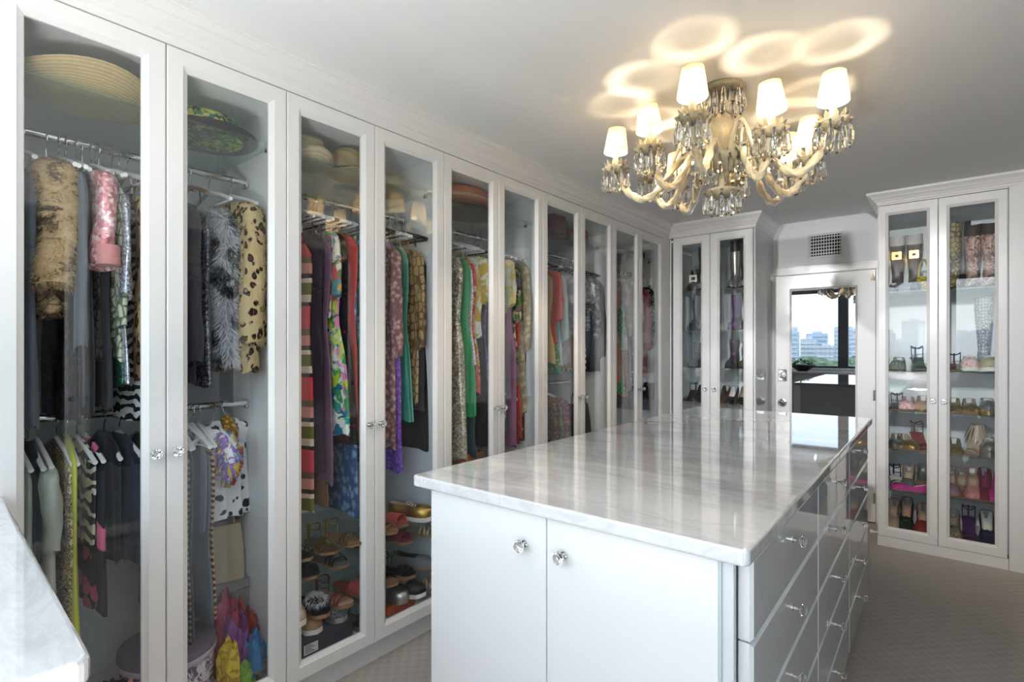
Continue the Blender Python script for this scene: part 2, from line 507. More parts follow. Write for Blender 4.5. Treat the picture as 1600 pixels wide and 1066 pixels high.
def cabinet(label, loc, rz, W, doors, z0, z1, D=.585, base=.09, setback=.06, name='wardrobe_cabinet', group=None, stile=.062, rail=.066, kz=1.045, ends=(True, True), inset=None):
    """local frame: x along the front, y into the depth, z up; door faces at y = 0"""
    c = thing(name, label, 'cabinet', loc, rz, group)
    t = .009
    MB().box((0, .024, base), (t, D, H)).build('side_panel', M_INNER, c)
    MB().box((W - t, .024, base), (W, D, H)).build('side_panel', M_INNER, c)
    MB().box((t, D - .012, base), (W - t, D, H)).build('back_panel', M_INNER, c)
    MB().box((t, .024, z0 + .02), (W - t, D - .012, z0 + .04)).build('bottom_panel', M_INNER, c)
    MB().box((t, .03, z1 - .03), (W - t, D - .012, z1 - .012)).build('top_panel', M_INNER, c)
    MB().box((0, 0, z1 + .003), (W, .024, H)).build('frieze', M_WHITE, c)
    MB().box((0, setback, 0), (W, setback + .02, z0 - .002)).build('plinth', M_WHITE, c)
    for x0, x1, kx in doors: cab_door(c, x0, x1, z0, z1, stile, rail, kx, kz)
    return c, W, D

def glass_shelf(cb, z, y0=.07, pins=True):
    c, W, D = cb
    MB().box((.011, y0, z - .008), (W - .011, D - .014, z)).build('glass_shelf', M_SHELF, c)
    for x in (.009, W - .021):
        for y in (y0 + .05, D - .07):
            if 'sb' not in KNOB: KNOB['sb'] = MB().prism([(0, -.009), (.012, -.009), (.012, .009), (0, .009)], -.02, -.0081).build('shelf_bracket', M_STEEL, c)
            o = KNOB['sb'] if KNOB['sb'].location.length == 0 else inst('shelf_bracket', KNOB['sb'], c)
            o.location = (x, y, z)
def hang_rod(cb, z, y=.30):
    c, W, D = cb
    MB().tube([(.009, y, z), (W - .009, y, z)], .0125, 14).build('hanging_rail', M_CHROME, c, smooth=40)
    for x in (.009, W - .021):
        if 'rb' not in KNOB: KNOB['rb'] = MB().box((0, -.017, -.022), (.012, .017, .014), bev=.003).build('rail_bracket', M_STEEL, c)
        o = KNOB['rb'] if KNOB['rb'].location.length == 0 else inst('rail_bracket', KNOB['rb'], c)
        o.location = (x, y, z)

Z0, Z1 = .115, 2.315
SEAM = [.192, .5815, .970, 1.3585, 1.759, 2.162, 2.568, 3.003, 3.442, 3.873, 4.318]
BAYTXT = ['nearest the window, holding fur and sequin clothes over a hat box', 'with long dresses above glass shoe shelves and two lamp-lit straw hats',
          'with salmon pink hats on top and floral and sequin dresses', 'with a red hat and maroon bag on top', 'beside the far corner, with a small dark hat on top']
BAYS = []
for i in range(5):
    a, m, e = SEAM[2*i:2*i+3]
    W = e - a
    cb = cabinet('white glass-door wardrobe ' + BAYTXT[i], (XL, a, 0), R(90), W,
                 [(0, m - a, m - a - .034), (m - a, W, m - a + .024)], Z0, Z1, group='left wall wardrobe cabinets')
    glass_shelf(cb, 2.13)
    hang_rod(cb, 2.03)
    BAYS.append(cb)
hang_rod(BAYS[0], 1.148); hang_rod(BAYS[3], 1.12)
for z in (.542, .464, .309, .207): glass_shelf(BAYS[1], z)

# end panel beside the vanity and filler at the far corner
struct(MB().box((-2.47, .172, 0), (XL - .002, .190, H)).build('trim_3', M_WHITE))
struct(MB().box((XL - .03, SEAM[-1] + .002, .0), (XL - .002, YF + .03, H)).build('trim_4', M_WHITE))

# far cabinet (boots) and right cabinet (shoes)
FAR = cabinet('tall white two-door boot cabinet in the far left corner, against the back wall', (XL + .002, YF, 0), 0, XFR - XL - .002,
              [(.036, .354, .316), (.354, .695, .392)], Z0, 2.325, D=.55, name='boot_cabinet', stile=.076, kz=1.03)
RIGHT = cabinet('tall white two-door shoe cabinet right of the mirrored door', (XRL, YF, 0), 0, .665,
                [(.003, .328, .300), (.328, .662, .358)], .07, 2.352, D=.55, name='shoe_cabinet', stile=.0575, rail=.068, kz=1.025, setback=.006)
MB().box((XFR - .012, YF + .0, 0), (XFR, 4.998, H)).build('end_panel', paint('gloss_white_panel', (222, 222, 223), .04, .9), None)
ep = bpy.data.objects['end_panel']; ep.parent = FAR[0]; ep.location = -Vector(FAR[0].location)
for z in (.90, 1.20, 1.52, 1.86): glass_shelf(FAR, z, .04)
for z in (.39, .667, .935, 1.215, 1.76): glass_shelf(RIGHT, z, .04)
struct(MB().box((XRL + .667, YF, .0), (XO, YF + .02, H)).build('trim_5', M_WHITE))
MB().lathe([(0, 0), (.008, 0), (.008, .03), (.012, .031), (.014, .045), (.01, .05), (0, .05)], 12).xform(Matrix.Rotation(R(-90), 4, 'Y')).build('door_stop', paint('white_rubber', (230, 230, 228), .5), None, loc=(XRL, 4.50, .07), smooth=40)
tag(bpy.data.objects['door_stop'], 'small white door stop on the side of the shoe cabinet near the floor', 'door stop')

# the run opposite, seen in mirrors and glass
OPP = []
for i in range(4):
    y1 = 4.40 - i * 1.02
    cb = cabinet('white glass-door cabinet across the aisle from the island, %s' % ['next to the shoe cabinet', 'second from the shoe cabinet', 'third from the shoe cabinet', 'nearest the window'][i],
                 (XO, y1, 0), R(-90), 1.015, [(0, .507, .47), (.507, 1.015, .545)], Z0, Z1, D=.58, group='cabinets across the aisle')
    glass_shelf(cb, 2.13); hang_rod(cb, 2.03)
    OPP.append(cb)

# ------------------------------------------------------------------ back wall: mirrored door, casing, vent
DX0, DX1, DZ1 = -1.135, -.415, 1.985
dr = frame_mesh(DX1 - DX0, DZ1 - .012, .045, .135, rail=.13).build('door_1', M_WHITE, None, loc=(DX0, 4.955, .012), smooth=30)
struct(dr)
AJ = R(.9)      # the door stands slightly ajar
dr.rotation_euler = (0, 0, AJ); dr.location = (DX1 - (DX1 - DX0)*math.cos(AJ), 4.955 - (DX1 - DX0)*math.sin(AJ), .012)
dw, dh = DX1 - DX0, DZ1 - .012
MB().box((.128, .012, .125), (dw - .128, .02, dh - .125)).build('mirror_panel', M_MIRROR, dr)
m = MB(); m.box((.03, -.012, 1.075), (.098, 0, 1.175), bev=.012); m.lathe([(0, 0), (.022, 0), (.022, .012), (.018, .02), (0, .021)], 20, c=(.064, 1.142, 0)) if False else None
m.build('lock_plate', M_CHROME, dr, smooth=30)
k = MB().lathe([(.0, 0), (.026, 0), (.026, .01), (.022, .018), (.0, .019)], 20).xform(Matrix.Rotation(R(90), 4, 'X')).build('deadbolt', M_CHROME, dr, loc=(.064, -.012, 1.125), smooth=35)
MB().box((-.006, -.032, -.022), (.006, -.018, .022), bev=.004).build('thumb_turn', M_CHROME, k, smooth=35)
k = MB().lathe([(.0, 0), (.03, 0), (.03, .004), (.013, .008), (.012, .03), (.024, .04), (.027, .052), (.02, .06), (.012, .062), (.012, .058), (0, .058)], 24).xform(Matrix.Rotation(R(90), 4, 'X')).build('door_knob', M_CHROME, dr, loc=(.064, 0, .896), smooth=35)
MB().lathe([(0, .0585), (.0115, .0585), (.009, .0605), (0, .0605)], 16).xform(Matrix.Rotation(R(90), 4, 'X')).build('keyhole_face', M_BLACK, k)
m = MB(); m.tube([(dw - .008, -.004, dh - .09), (dw - .008, -.004, dh - .03)], .008, 10); m.box((dw - .03, -.002, dh - .085), (dw - .004, .0, dh - .035)); m.build('hinge', M_CHROME, dr, smooth=40)
for z in (.15, .95):
    m = MB(); m.tube([(dw - .008, -.004, z), (dw - .008, -.004, z + .08)], .008, 10); m.build('hinge', M_CHROME, dr, smooth=40)
c = MB()
c.box((XFR, 4.965, 0), (DX0 - .004, 5.0, 2.0)).box((DX1 + .004, 4.965, 0), (XRL + .02, 5.0, 2.0))
c.box((XFR, 4.965, 1.99), (XRL + .02, 5.0, 2.06), bev=.004)
struct(c.build('trim_6', M_WHITE, smooth=30))

v = thing('air_vent', 'white square-grid air vent on the wall above the mirrored door', 'vent', (-.761, 5.0, 2.22))
f = frame_mesh(.262, .206, .014, .022).xform(Matrix.Translation((-.131, -.014, -.103))).build('vent_frame', M_WHITE, v, smooth=30)
MB().box((-.112, -.003, -.084), (.112, 0, .084)).build('vent_back', paint('dark_duct', (16, 16, 18), .8), v)
for i in range(12): MB().box((-.1045 + i*.019 - .0022, -.011, -.082), (-.1045 + i*.019 + .0022, -.006, .082)).build('vertical_blade', M_WHITE, v)
for i in range(6): MB().box((-.112, -.006, -.0675 + i*.027 - .0035), (.112, -.003, -.0675 + i*.027 + .0035)).build('horizontal_blade', M_WHITE, v)

for p_, t_ in FILL_SPOTS:  # made-up fixtures that house the added fill spots
    g = thing('added_fill_spotlight', 'white swivel fill spotlight added out of view, %s' % ('above the gap between island and window' if p_[0] > -1 else 'above the left wardrobe doors'), 'light', (p_[0], p_[1], H))
    MB().lathe([(.040, -.006), (.055, -.006), (.058, -.002), (.058, 0), (.040, 0)], 28).build('trim_ring', M_WHITE, g, smooth=40)
    d_ = (Vector(t_) - Vector(p_)).to_track_quat('-Z', 'Y').to_euler()
    MB().lathe([(.030, .0), (.033, .002), (.036, .05), (.030, .066), (0, .07)], 24).build('swivel_head', M_WHITE, g, loc=(0, 0, p_[2] - H + .002), smooth=40, rot=d_)
    MB().tube([(0, 0, 0), (0, 0, p_[2] - H + .04)], .008, 10).build('stem', M_CHROME, g, smooth=40)
# ================================================================== ISLAND
IZ = R(.5)
IPX, IPY = -.30, 1.06
isl = thing('island_cabinet', 'white closet island with mirrored drawers under a marble top', 'cabinet', (IPX, IPY, 0), IZ)
# local: x = world x - IPX, y = world y - IPY
bx0, bx1 = -1.178 - IPX, -.016
LEN = 2.24
MB().box((bx0, .02, .09), (bx1 - .01, LEN, .955), bev=.001).build('body', M_WHITE, isl)
MB().box((bx0 + .04, .06, 0), (bx1 - .06, LEN - .05, .09)).build('plinth', M_WHITE, isl)
ds = -.759 - IPX
for a, c, kx in ((bx0, ds, -.826 - IPX), (ds, -.343 - IPX, -.707 - IPX)):
    d = MB().box((.0015, 0, 0), (c - a - .0015, .02, .845), bev=.0018).build('door', M_WHITE, isl, loc=(a, 0, .102))
    knob(d, kx - a, 0, .869 - .102, s=1.0)
MB().box((-.0385, .004, .10), (-.017, .02, .952)).build('mirror_strip', M_GREYMIRROR, isl)
MB().box((-.043, -.002, .10), (-.0385, .02, .952)).build('glass_strip', paint('green_glass_edge', (190, 205, 203), .08, .8), isl)
ROWS = [.100, .271, .442, .613, .784, .953]
COLS = [.035, .765, 1.497, 2.235]
M_EDGE = paint('polished_mirror_edge', (235, 240, 240), .06, .9)
first = {}
for ci in range(3):
    for ri in range(5):
        y0, y1 = COLS[ci] + .002, COLS[ci+1] - .002
        z0, z1 = ROWS[ri] + .002, ROWS[ri+1] - .002
        key = ri == 4
        w_, h_ = y1 - y0, z1 - z0
        d = MB().box((-.018, 0, 0), (.004, w_, h_), bev=.001).build('drawer', M_WHITE, isl, loc=(.0, y0, z0))
        # bevelled mirror plate on the front
        e = .007; t = .006
        vs = [(.004, 0, 0), (.004, w_, 0), (.004, w_, h_), (.004, 0, h_), (.004 + t, e, e), (.004 + t, w_ - e, e), (.004 + t, w_ - e, h_ - e), (.004 + t, e, h_ - e)]
        mm = MB().add(vs, [(4, 5, 6, 7)], 0).add(vs, [(0, 1, 5, 4), (1, 2, 6, 5), (2, 3, 7, 6), (3, 0, 4, 7), (0, 3, 2, 1)], 1)
        mm.build('mirror_front', [M_GREYMIRROR, M_EDGE], d)
        k = knob(d, .010, w_ / 2, h_ * .62, s=.95); k.rotation_euler = (0, 0, R(90))
top = thing('marble_countertop', 'polished white marble countertop with grey veins on the island', 'countertop', (IPX, IPY, .957), IZ)
def slab_round(poly, t, r=.006, n=3):
    """slab with eased edges; poly CCW"""
    P = [Vector(p) for p in poly]; N = len(P)
    def off(d):
        out = []
        for i in range(N):
            a, b_, c_ = P[i-1], P[i], P[(i+1) % N]
            d0 = (b_ - a).normalized(); d1 = (c_ - b_).normalized()
            n0 = Vector((-d0.y, d0.x)); n1 = Vector((-d1.y, d1.x))
            m = (n0 + n1) / max(.3, 1 + n0.dot(n1)); out.append(b_ + m * d)
        return out
    rings = []
    for k in range(n + 1):
        a = PI / 2 * k / n; q = off(r * (1 - math.sin(a))); rings.append([(p.x, p.y, r * (1 - math.cos(a))) for p in q])
    for k in range(n + 1):
        a = PI / 2 * k / n; q = off(r * (1 - math.cos(a))); rings.append([(p.x, p.y, t - r + r * math.sin(a)) for p in q])
    return MB().loft(rings)
def rpoly(x0, y0, x1, y1, r=.02, n=5):
    out = []
    for cx, cy, a0 in ((x1 - r, y1 - r, 0), (x0 + r, y1 - r, 90), (x0 + r, y0 + r, 180), (x1 - r, y0 + r, 270)):
        for k in range(n + 1):
            a = R(a0 + 90 * k / n); out.append((cx + r * math.cos(a), cy + r * math.sin(a)))
    return out
slab_round(rpoly(-1.226 - IPX, 1.028 - IPY, .020, 3.43 - IPY, .016), .033, .006, 4).build('marble_slab', M_MARBLE, top)

# ================================================================== VANITY UNDER THE WINDOW
vt = thing('vanity_countertop', 'white marble vanity countertop under the window at the near left', 'countertop', (0, 0, .955))
poly = [(-2.47, YW + .07), (-.82, YW + .07), (-.80, YW + .09)]
r = .022
for k in range(6):
    a = R(0 + 90 * k / 5); poly.append((-.80 - r + r * math.cos(a), .172 - r + r * math.sin(a)))
poly += [(-1.862, .212), (-1.862, .165), (-2.47, .165)]
slab_round(poly, .035, .008, 4).build('marble_slab', M_MARBLE, vt)
vb = thing('vanity_cabinet', 'white vanity base cabinet under the marble top by the window', 'cabinet', (-2.46, .12, 0))
MB().box((0, -.70, .09), (1.62, -.03, .955)).build('body', M_WHITE, vb)
MB().box((.05, -.70, 0), (1.58, -.09, .09)).build('plinth', M_WHITE, vb)
for i in range(3):
    d = MB().box((0, 0, 0), (.30, .02, .83), bev=.002).build('door', M_WHITE, vb, loc=(.66 + i*.315, -.03, .11))
    k = knob(d, .05 if i % 2 else .25, .02, .72); k.rotation_euler = (0, 0, PI)
bl = thing('decorative_bowl', 'dark wicker bowl heaped with dry leaves, seen in the door mirror', 'bowl', (-1.72, -.25, .990))
m = MB()
m.lathe([(.07, 0), (.10, .012), (.15, .05), (.175, .085), (.178, .092), (.168, .092), (.14, .05), (.05, .02), (0, .02)], 28, flute=14, fa=.03)
m.build('bowl', paint('dark_wicker', (52, 38, 30), .7), bl, smooth=40)
rnd = random.Random(3)
m = MB()
for i in range(150):
    a = rnd.uniform(0, 2*PI); q = math.sqrt(rnd.random()); rr = q * .16; z = .08 + .09 * (1 - q*q) + rnd.uniform(-.01, .015)
    p = Vector((rr * math.cos(a), rr * math.sin(a), z)); d = Vector((math.cos(a + rnd.uniform(-1, 1)), math.sin(a + rnd.uniform(-1, 1)), rnd.uniform(-.5, .6))).normalized()
    s_ = d.cross(Vector((0, 0, 1))).normalized() * rnd.uniform(.012, .022); L_ = rnd.uniform(.04, .065)
    m.add([p, p + d*L_*.5 + s_ + Vector((0, 0, .006)), p + d*L_, p + d*L_*.5 - s_ + Vector((0, 0, .006))], [(0, 1, 2, 3)])
tag(m.build('dry_leaves', floral('dry_leaf', 30, (60, 44, 30), (82, 62, 40), (46, 50, 36), (96, 74, 52)), bl), kind='stuff')

# ================================================================== OUTSIDE: towers with haze put into their colour, and tree tops seen through the window
def hazed_tower_mat(name, c, g, sx, sz):
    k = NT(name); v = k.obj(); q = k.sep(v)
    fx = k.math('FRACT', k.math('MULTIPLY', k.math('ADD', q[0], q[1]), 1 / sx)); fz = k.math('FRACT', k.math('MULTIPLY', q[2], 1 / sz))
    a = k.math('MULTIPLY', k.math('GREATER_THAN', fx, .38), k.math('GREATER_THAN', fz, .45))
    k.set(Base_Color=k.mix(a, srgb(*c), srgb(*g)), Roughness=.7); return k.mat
TM = [hazed_tower_mat('haze_pale_tower', (236, 236, 238), (206, 212, 222), 4.2, 3.3), hazed_tower_mat('hazed_glass_tower', (218, 224, 232), (190, 200, 214), 3.0, 3.2), hazed_tower_mat('hazed_cream_tower', (240, 234, 226), (210, 212, 218), 5.0, 3.4)]  # walls and windows paled to carry the distance haze in their colour
rnd = random.Random(11)
GZ = -26
struct(MB().box((-900, -990, GZ - 1), (700, -60, GZ)).build('ground', paint('park_ground', (120, 132, 112), .9)))
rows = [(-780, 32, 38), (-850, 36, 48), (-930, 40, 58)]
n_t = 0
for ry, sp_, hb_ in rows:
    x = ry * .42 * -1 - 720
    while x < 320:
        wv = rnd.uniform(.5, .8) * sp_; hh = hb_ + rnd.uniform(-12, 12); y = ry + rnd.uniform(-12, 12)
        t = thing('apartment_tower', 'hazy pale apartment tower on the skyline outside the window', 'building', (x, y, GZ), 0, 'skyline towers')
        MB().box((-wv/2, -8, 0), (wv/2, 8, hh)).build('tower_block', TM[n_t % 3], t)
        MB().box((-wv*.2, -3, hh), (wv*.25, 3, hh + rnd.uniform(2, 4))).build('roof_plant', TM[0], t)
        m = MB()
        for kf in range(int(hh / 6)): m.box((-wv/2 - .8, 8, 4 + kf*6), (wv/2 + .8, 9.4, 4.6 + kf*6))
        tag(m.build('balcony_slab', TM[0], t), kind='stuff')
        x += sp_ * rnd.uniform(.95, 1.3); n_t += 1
m = MB()
for i in range(900):
    y = -rnd.uniform(120, 400); x = rnd.uniform(-1.0, .75) * (-y) * 1.1 ; r_ = rnd.uniform(5, 9); zz = GZ + rnd.uniform(13, 18)
    rings = []
    for a_ in range(1, 5):
        th = PI * a_ / 5; rings.append([(x + r_*math.sin(th)*math.cos(2*PI*k_/7)*rnd.uniform(.8, 1.15), y + r_*math.sin(th)*math.sin(2*PI*k_/7)*rnd.uniform(.8, 1.15), zz - r_*.8*math.cos(th)) for k_ in range(7)])
    m.loft(rings)
    m.box((x - .4, y - .4, GZ), (x + .4, y + .4, zz - r_*.6))
kt = NT('tree_foliage'); vv = kt.obj(); kt.set(Base_Color=kt.ramp(kt.noise(vv, .35, 5).outputs[0], [(.35, srgb(86, 104, 70)), (.65, srgb(156, 168, 128))]), Roughness=.9)
tree = tag(m.build('tree_canopy', kt.mat, smooth=180), 'green park tree tops outside the window', 'trees', kind='stuff')

# ================================================================== CHANDELIER
CX, CY, CZ = -.712, 2.231, 2.44
ch = thing('chandelier', 'crystal chandelier with cream pleated lamp shades hanging over the island', 'chandelier', (CX, CY, CZ))
k = NT('golden_glass'); vv = k.obj()
k.set(Base_Color=(1.0, .84, .52, 1), Roughness=.05, IOR=1.5, Transmission_Weight=.66, Coat_Weight=.6); k.bump(k.noise(vv, 150, 2).outputs[0], .6, .004)
M_GOLDGLASS = k.mat
k = NT('cut_crystal'); k.set(Base_Color=(1, .985, .95, 1), Roughness=.02, IOR=1.52, Transmission_Weight=1.0); M_DROP = k.mat
k = NT('lamp_shade_fabric'); vv = k.obj()
tl = k.n('BsdfTranslucent'); tl.inputs[0].default_value = (.40, .365, .28, 1); df = k.n('BsdfDiffuse'); df.inputs[0].default_value = (.72, .69, .60, 1)
mx = k.n('MixShader'); mx.inputs[0].default_value = .8; k.put(mx.inputs[1], df.outputs[0]); k.put(mx.inputs[2], tl.outputs[0]); k.put(k.out.inputs[0], mx.outputs[0]); M_SHADE = k.mat
k = NT('bulb_glow'); em = k.n('Emission', Strength=3.0); em.inputs[0].default_value = (1, .80, .50, 1)
tr = k.n('BsdfTransparent'); ad = k.n('AddShader'); k.put(ad.inputs[0], em.outputs[0]); k.put(ad.inputs[1], tr.outputs[0]); k.put(k.out.inputs[0], ad.outputs[0]); M_BULB = k.mat
M_IVORY = paint('ivory_candle', (238, 226, 196), .5)

def crystal_mesh(L=.085, wd=.0125):
    m = MB()
    m.lathe([(0, -L), (wd, -L*.80), (wd*.92, -L*.45), (wd*.45, -L*.12), (.002, -L*.06), (.002, -L*.05), (.0, -L*.05)], 6)
    m.lathe([(0, -.008), (.005, -.004), (.0055, 0), (.003, .005), (0, .006)], 6)
    return m
CR = {}
def crystal(parent, x, y, z, L=.085, wd=.0125, rz=0):
    key = (L, wd)
    if key not in CR: o = CR[key] = crystal_mesh(L, wd).build('crystal_drop', M_DROP, parent)
    else: o = inst('crystal_drop', CR[key], parent)
    o.location = (x, y, z); o.rotation_euler = (0, 0, rz); return o

# ceiling canopy and stem
can = MB().lathe([(.03, -.045), (.055, -.035), (.085, -.022), (.092, -.012), (.092, -.003), (.085, 0)], 32, flute=16, fa=.02).build('ceiling_canopy', M_GOLDGLASS, ch, smooth=40)
for i in range(16): a = 2*PI*i/16; crystal(can, .082*math.cos(a), .082*math.sin(a), -.022, .085, .0125, a)
for i in range(9): a = 2*PI*i/9 + .2; crystal(can, .045*math.cos(a), .045*math.sin(a), -.045, .085, .0125, a)
MB().lathe([(.010, -.46), (.014, -.44), (.03, -.43), (.012, -.40), (.012, -.34), (.04, -.325), (.042, -.31), (.015, -.295), (.014, -.275), (.028, -.25), (.046, -.20), (.05, -.16), (.046, -.125), (.030, -.10), (.012, -.085), (.010, -.03)], 24, flute=12, fa=.05).build('glass_stem', M_GOLDGLASS, ch, smooth=60)
hub = MB().lathe([(.02, -.345), (.045, -.335), (.075, -.315), (.088, -.295), (.09, -.285), (.07, -.282), (.02, -.28)], 32, flute=16, fa=.03).build('arm_hub', M_GOLDGLASS, ch, smooth=40)
for i in range(14): a = 2*PI*i/14; crystal(hub, .083*math.cos(a), .083*math.sin(a), -.296, .085, .0125, a)
low = MB().lathe([(.012, -.46), (.05, -.448), (.07, -.432), (.072, -.424), (.05, -.422), (.012, -.42)], 32, flute=12, fa=.04).build('lower_dish', M_GOLDGLASS, ch, smooth=40)
for i in range(10): a = 2*PI*i/10; crystal(low, .066*math.cos(a), .066*math.sin(a), -.434, .085, .0125, a)
for i in range(5): a = 2*PI*i/5; crystal(low, .028*math.cos(a), .028*math.sin(a), -.458, .065, .011, a)
MB().lathe([(0, -.50), (.012, -.488), (.016, -.475), (.012, -.465), (.005, -.46)], 12).build('finial', M_DROP, ch)
# little glass spires standing on the hub
m = MB()
for i in range(8):
    a = 2*PI*i/8 + .2; m.lathe([(.012, -.285), (.004, -.25), (.009, -.235), (.003, -.20), (.0, -.19)], 6, c=(.066*math.cos(a), .066*math.sin(a), 0))
m.build('glass_spires', M_GOLDGLASS, ch)

# unlit scrolls of rope glass that arch up from the hub, hung with drops
for i in range(6):
    a = 2*PI*i/6 + .35; ex, ey = math.cos(a), math.sin(a); m = MB(); rings = []; side = Vector((-ey, ex, 0)); P_ = []
    for q in range(25):
        t = q/24; P_.append(Vector((ex*(.05 + .17*t), ey*(.05 + .17*t), -.295 + .125*math.sin(PI*min(1, t*1.12)) - .02*t)))
    for q, c_ in enumerate(P_):
        tg = (P_[min(q+1, 24)] - P_[max(q-1, 0)]).normalized(); up_ = side.cross(tg); rr_ = .011*(1 - .5*q/24)
        rings.append([c_ + (side*math.cos(2*PI*k_/10) + up_*math.sin(2*PI*k_/10))*rr_*(1 + .24*math.cos(3*2*PI*k_/10 + q*.9)) for k_ in range(10)])
    m.loft(rings); sc = m.build('glass_scroll', M_GOLDGLASS, ch, smooth=80)
    for q in (9, 14, 19, 24): crystal(sc, P_[q].x, P_[q].y, P_[q].z - .014, .085, .0125, a)

# arms: (angle from world +x in degrees, reach)
FWv = Vector((-math.sin(R(39.433)), math.cos(R(39.433)))); RTv = Vector((math.cos(R(39.433)), math.sin(R(39.433))))
ARMS = [(160, .435), (194, .33), (236, .44), (287, .27), (308, .42), (5, .38), (28, .44), (62, .40), (96, .44), (128, .36)]
proto = {}
def shade_mesh():
    m = MB(); n = 72; rings = []
    for r_, z in ((.0555, 0), (.056, .004), (.0555, .010), (.0545, .011), (.041, .098), (.0415, .099), (.0415, .108), (.040, .108), (.0405, .098), (.0535, .012), (.0545, 0)):
        pl_ = .0012 if .0105 < z < .0985 else 0
        rings.append([((r_ + pl_*math.cos(36*2*PI*k_/n))*math.cos(2*PI*k_/n), (r_ + pl_*math.cos(36*2*PI*k_/n))*math.sin(2*PI*k_/n), z) for k_ in range(n)])
    return m.loft(rings, cap0=False, cap1=False)
for i, (deg, rr) in enumerate(ARMS):
    # angle measured in the lateral/depth plane of the photograph, turned to the room axes
    dv = RTv * math.cos(R(deg)) + FWv * math.sin(R(deg)); ex, ey = dv.x, dv.y
    px, py = ex * rr, ey * rr
    zp = -.295                                             # drip pan height
    pts = []; n = 26
    for q in range(n + 1):
        t = q / n
        rad = .045 + (rr - .045) * (t ** .9)
        z = (-.315 + .055 * math.sin(PI * min(1, t / .35)) if t < .35 else -.315 - .118 * math.sin(PI * (t - .35) / .65) ** .9 + (.012 * (t - .35) / .65))
        pts.append((ex * rad, ey * rad, z))
    pts[-1] = (px, py, zp - .012)
    # twisted rope of glass: a three-lobed section that turns along the arm
    m = MB(); rings = []; nn = 12; side = Vector((-ey, ex, 0))
    fine = []
    for q in range(n):
        a_, b_ = Vector(pts[q]), Vector(pts[q+1]); fine += [a_, a_.lerp(b_, .5)]
    fine.append(Vector(pts[-1]))
    for q, P_ in enumerate(fine):
        tg = (fine[min(q+1, len(fine)-1)] - fine[max(q-1, 0)]).normalized(); up_ = side.cross(tg)
        rings.append([P_ + (side*math.cos(2*PI*k_/nn) + up_*math.sin(2*PI*k_/nn)) * (.0142*(1 + .26*math.cos(3*2*PI*k_/nn + q*.9))) for k_ in range(nn)])
    m.loft(rings); m.build('glass_arm', M_GOLDGLASS, ch, smooth=80)
    if not proto:
        pan = MB().lathe([(.006, -.012), (.022, -.010), (.045, -.002), (.056, .010), (.058, .016), (.052, .012), (.03, .004), (.008, .004)], 40, flute=10, fa=.07).build('drip_pan', M_GOLDGLASS, ch, smooth=50)
        proto['pan'] = pan
        pt = MB()
        for q in range(10):
            a = 2*PI*q/10; pt.add([(.022*math.cos(a-.25), .022*math.sin(a-.25), .008), (.022*math.cos(a+.25), .022*math.sin(a+.25), .008), (.046*math.cos(a+.2), .046*math.sin(a+.2), .030), (.052*math.cos(a), .052*math.sin(a), .046), (.046*math.cos(a-.2), .046*math.sin(a-.2), .030)], [(0, 1, 2, 3, 4)])
            pt.add([(.018*math.cos(a-.25), .018*math.sin(a-.25), .008), (.018*math.cos(a+.25), .018*math.sin(a+.25), .008), (.040*math.cos(a+.2), .040*math.sin(a+.2), .031), (.052*math.cos(a), .052*math.sin(a), .046), (.040*math.cos(a-.2), .040*math.sin(a-.2), .031)], [(4, 3, 2, 1, 0)])
        proto['pt'] = pt.build('glass_petals', M_GOLDGLASS, pan, smooth=30)
        cnd = MB().lathe([(.0, .002), (.02, .004), (.016, .018), (.0125, .02), (.0125, .105), (.0, .106)], 16).build('candle_tube', M_IVORY, ch, smooth=40); proto['c'] = cnd
        col = MB().lathe([(.0175, .015), (.019, .018), (.019, .026), (.0135, .028)], 16).build('socket_collar', M_BRASS, ch, smooth=40); proto['col'] = col
        sh = shade_mesh().build('lamp_shade', M_SHADE, ch, smooth=60); proto['s'] = sh
        wm = MB()
        for s3 in range(3):
            a = 2*PI*s3/3; wm.tube([(.008*math.cos(a), .008*math.sin(a), .060), (.0405*math.cos(a),   .0405*math.sin(a), .102)], .0016, 5)
        wm.tube([(.009*math.cos(2*PI*q/12), .009*math.sin(2*PI*q/12), .060) for q in range(13)], .0014, 5)
        wf = wm.build('wire_frame', M_BRASS, sh); proto['w'] = wf
        bu = MB().lathe([(.0, 0), (.006, .002), (.0075, .012), (.011, .024), (.010, .036), (.005, .048), (0, .056)], 12).build('bulb', M_BULB, ch, smooth=60); proto['b'] = bu
    else:
        pan = inst('drip_pan', proto['pan'], ch); inst('glass_petals', proto['pt'], pan); cnd = inst('candle_tube', proto['c'], ch); col = inst('socket_collar', proto['col'], ch)
        sh = inst('lamp_shade', proto['s'], ch); inst('wire_frame', proto['w'], sh); bu = inst('bulb', proto['b'], ch)
    for o in (pan, cnd, col): o.location = (px, py, zp)
    sh.location = (px, py, zp + .085); bu.location = (px, py, zp + .106)
    sh.scale = (.92, .92, .95)
    sh.rotation_euler = (R(random.uniform(-4, 4)), R(random.uniform(-4, 4)), random.uniform(0, 6))
    for q in range(9): a = 2*PI*q/9 + i; crystal(pan, .053*math.cos(a), .053*math.sin(a), .004, .085, .0125, a)
    for q in range(4): a = 2*PI*q/4 + i + .4; crystal(pan, .024*math.cos(a), .024*math.sin(a), -.010, .085, .0125, a)
    # upright glass petals round the pan
    L = bpy.data.lights.new('bulb_light', 'POINT'); L.energy = 60.0; L.color = (1, .78, .54); L.shadow_soft_size = .016
    # a candle bulb's upright filament throws its light sideways, little along its axis
    L.use_nodes = True; lt = L.node_tree; le = lt.nodes['Emission']
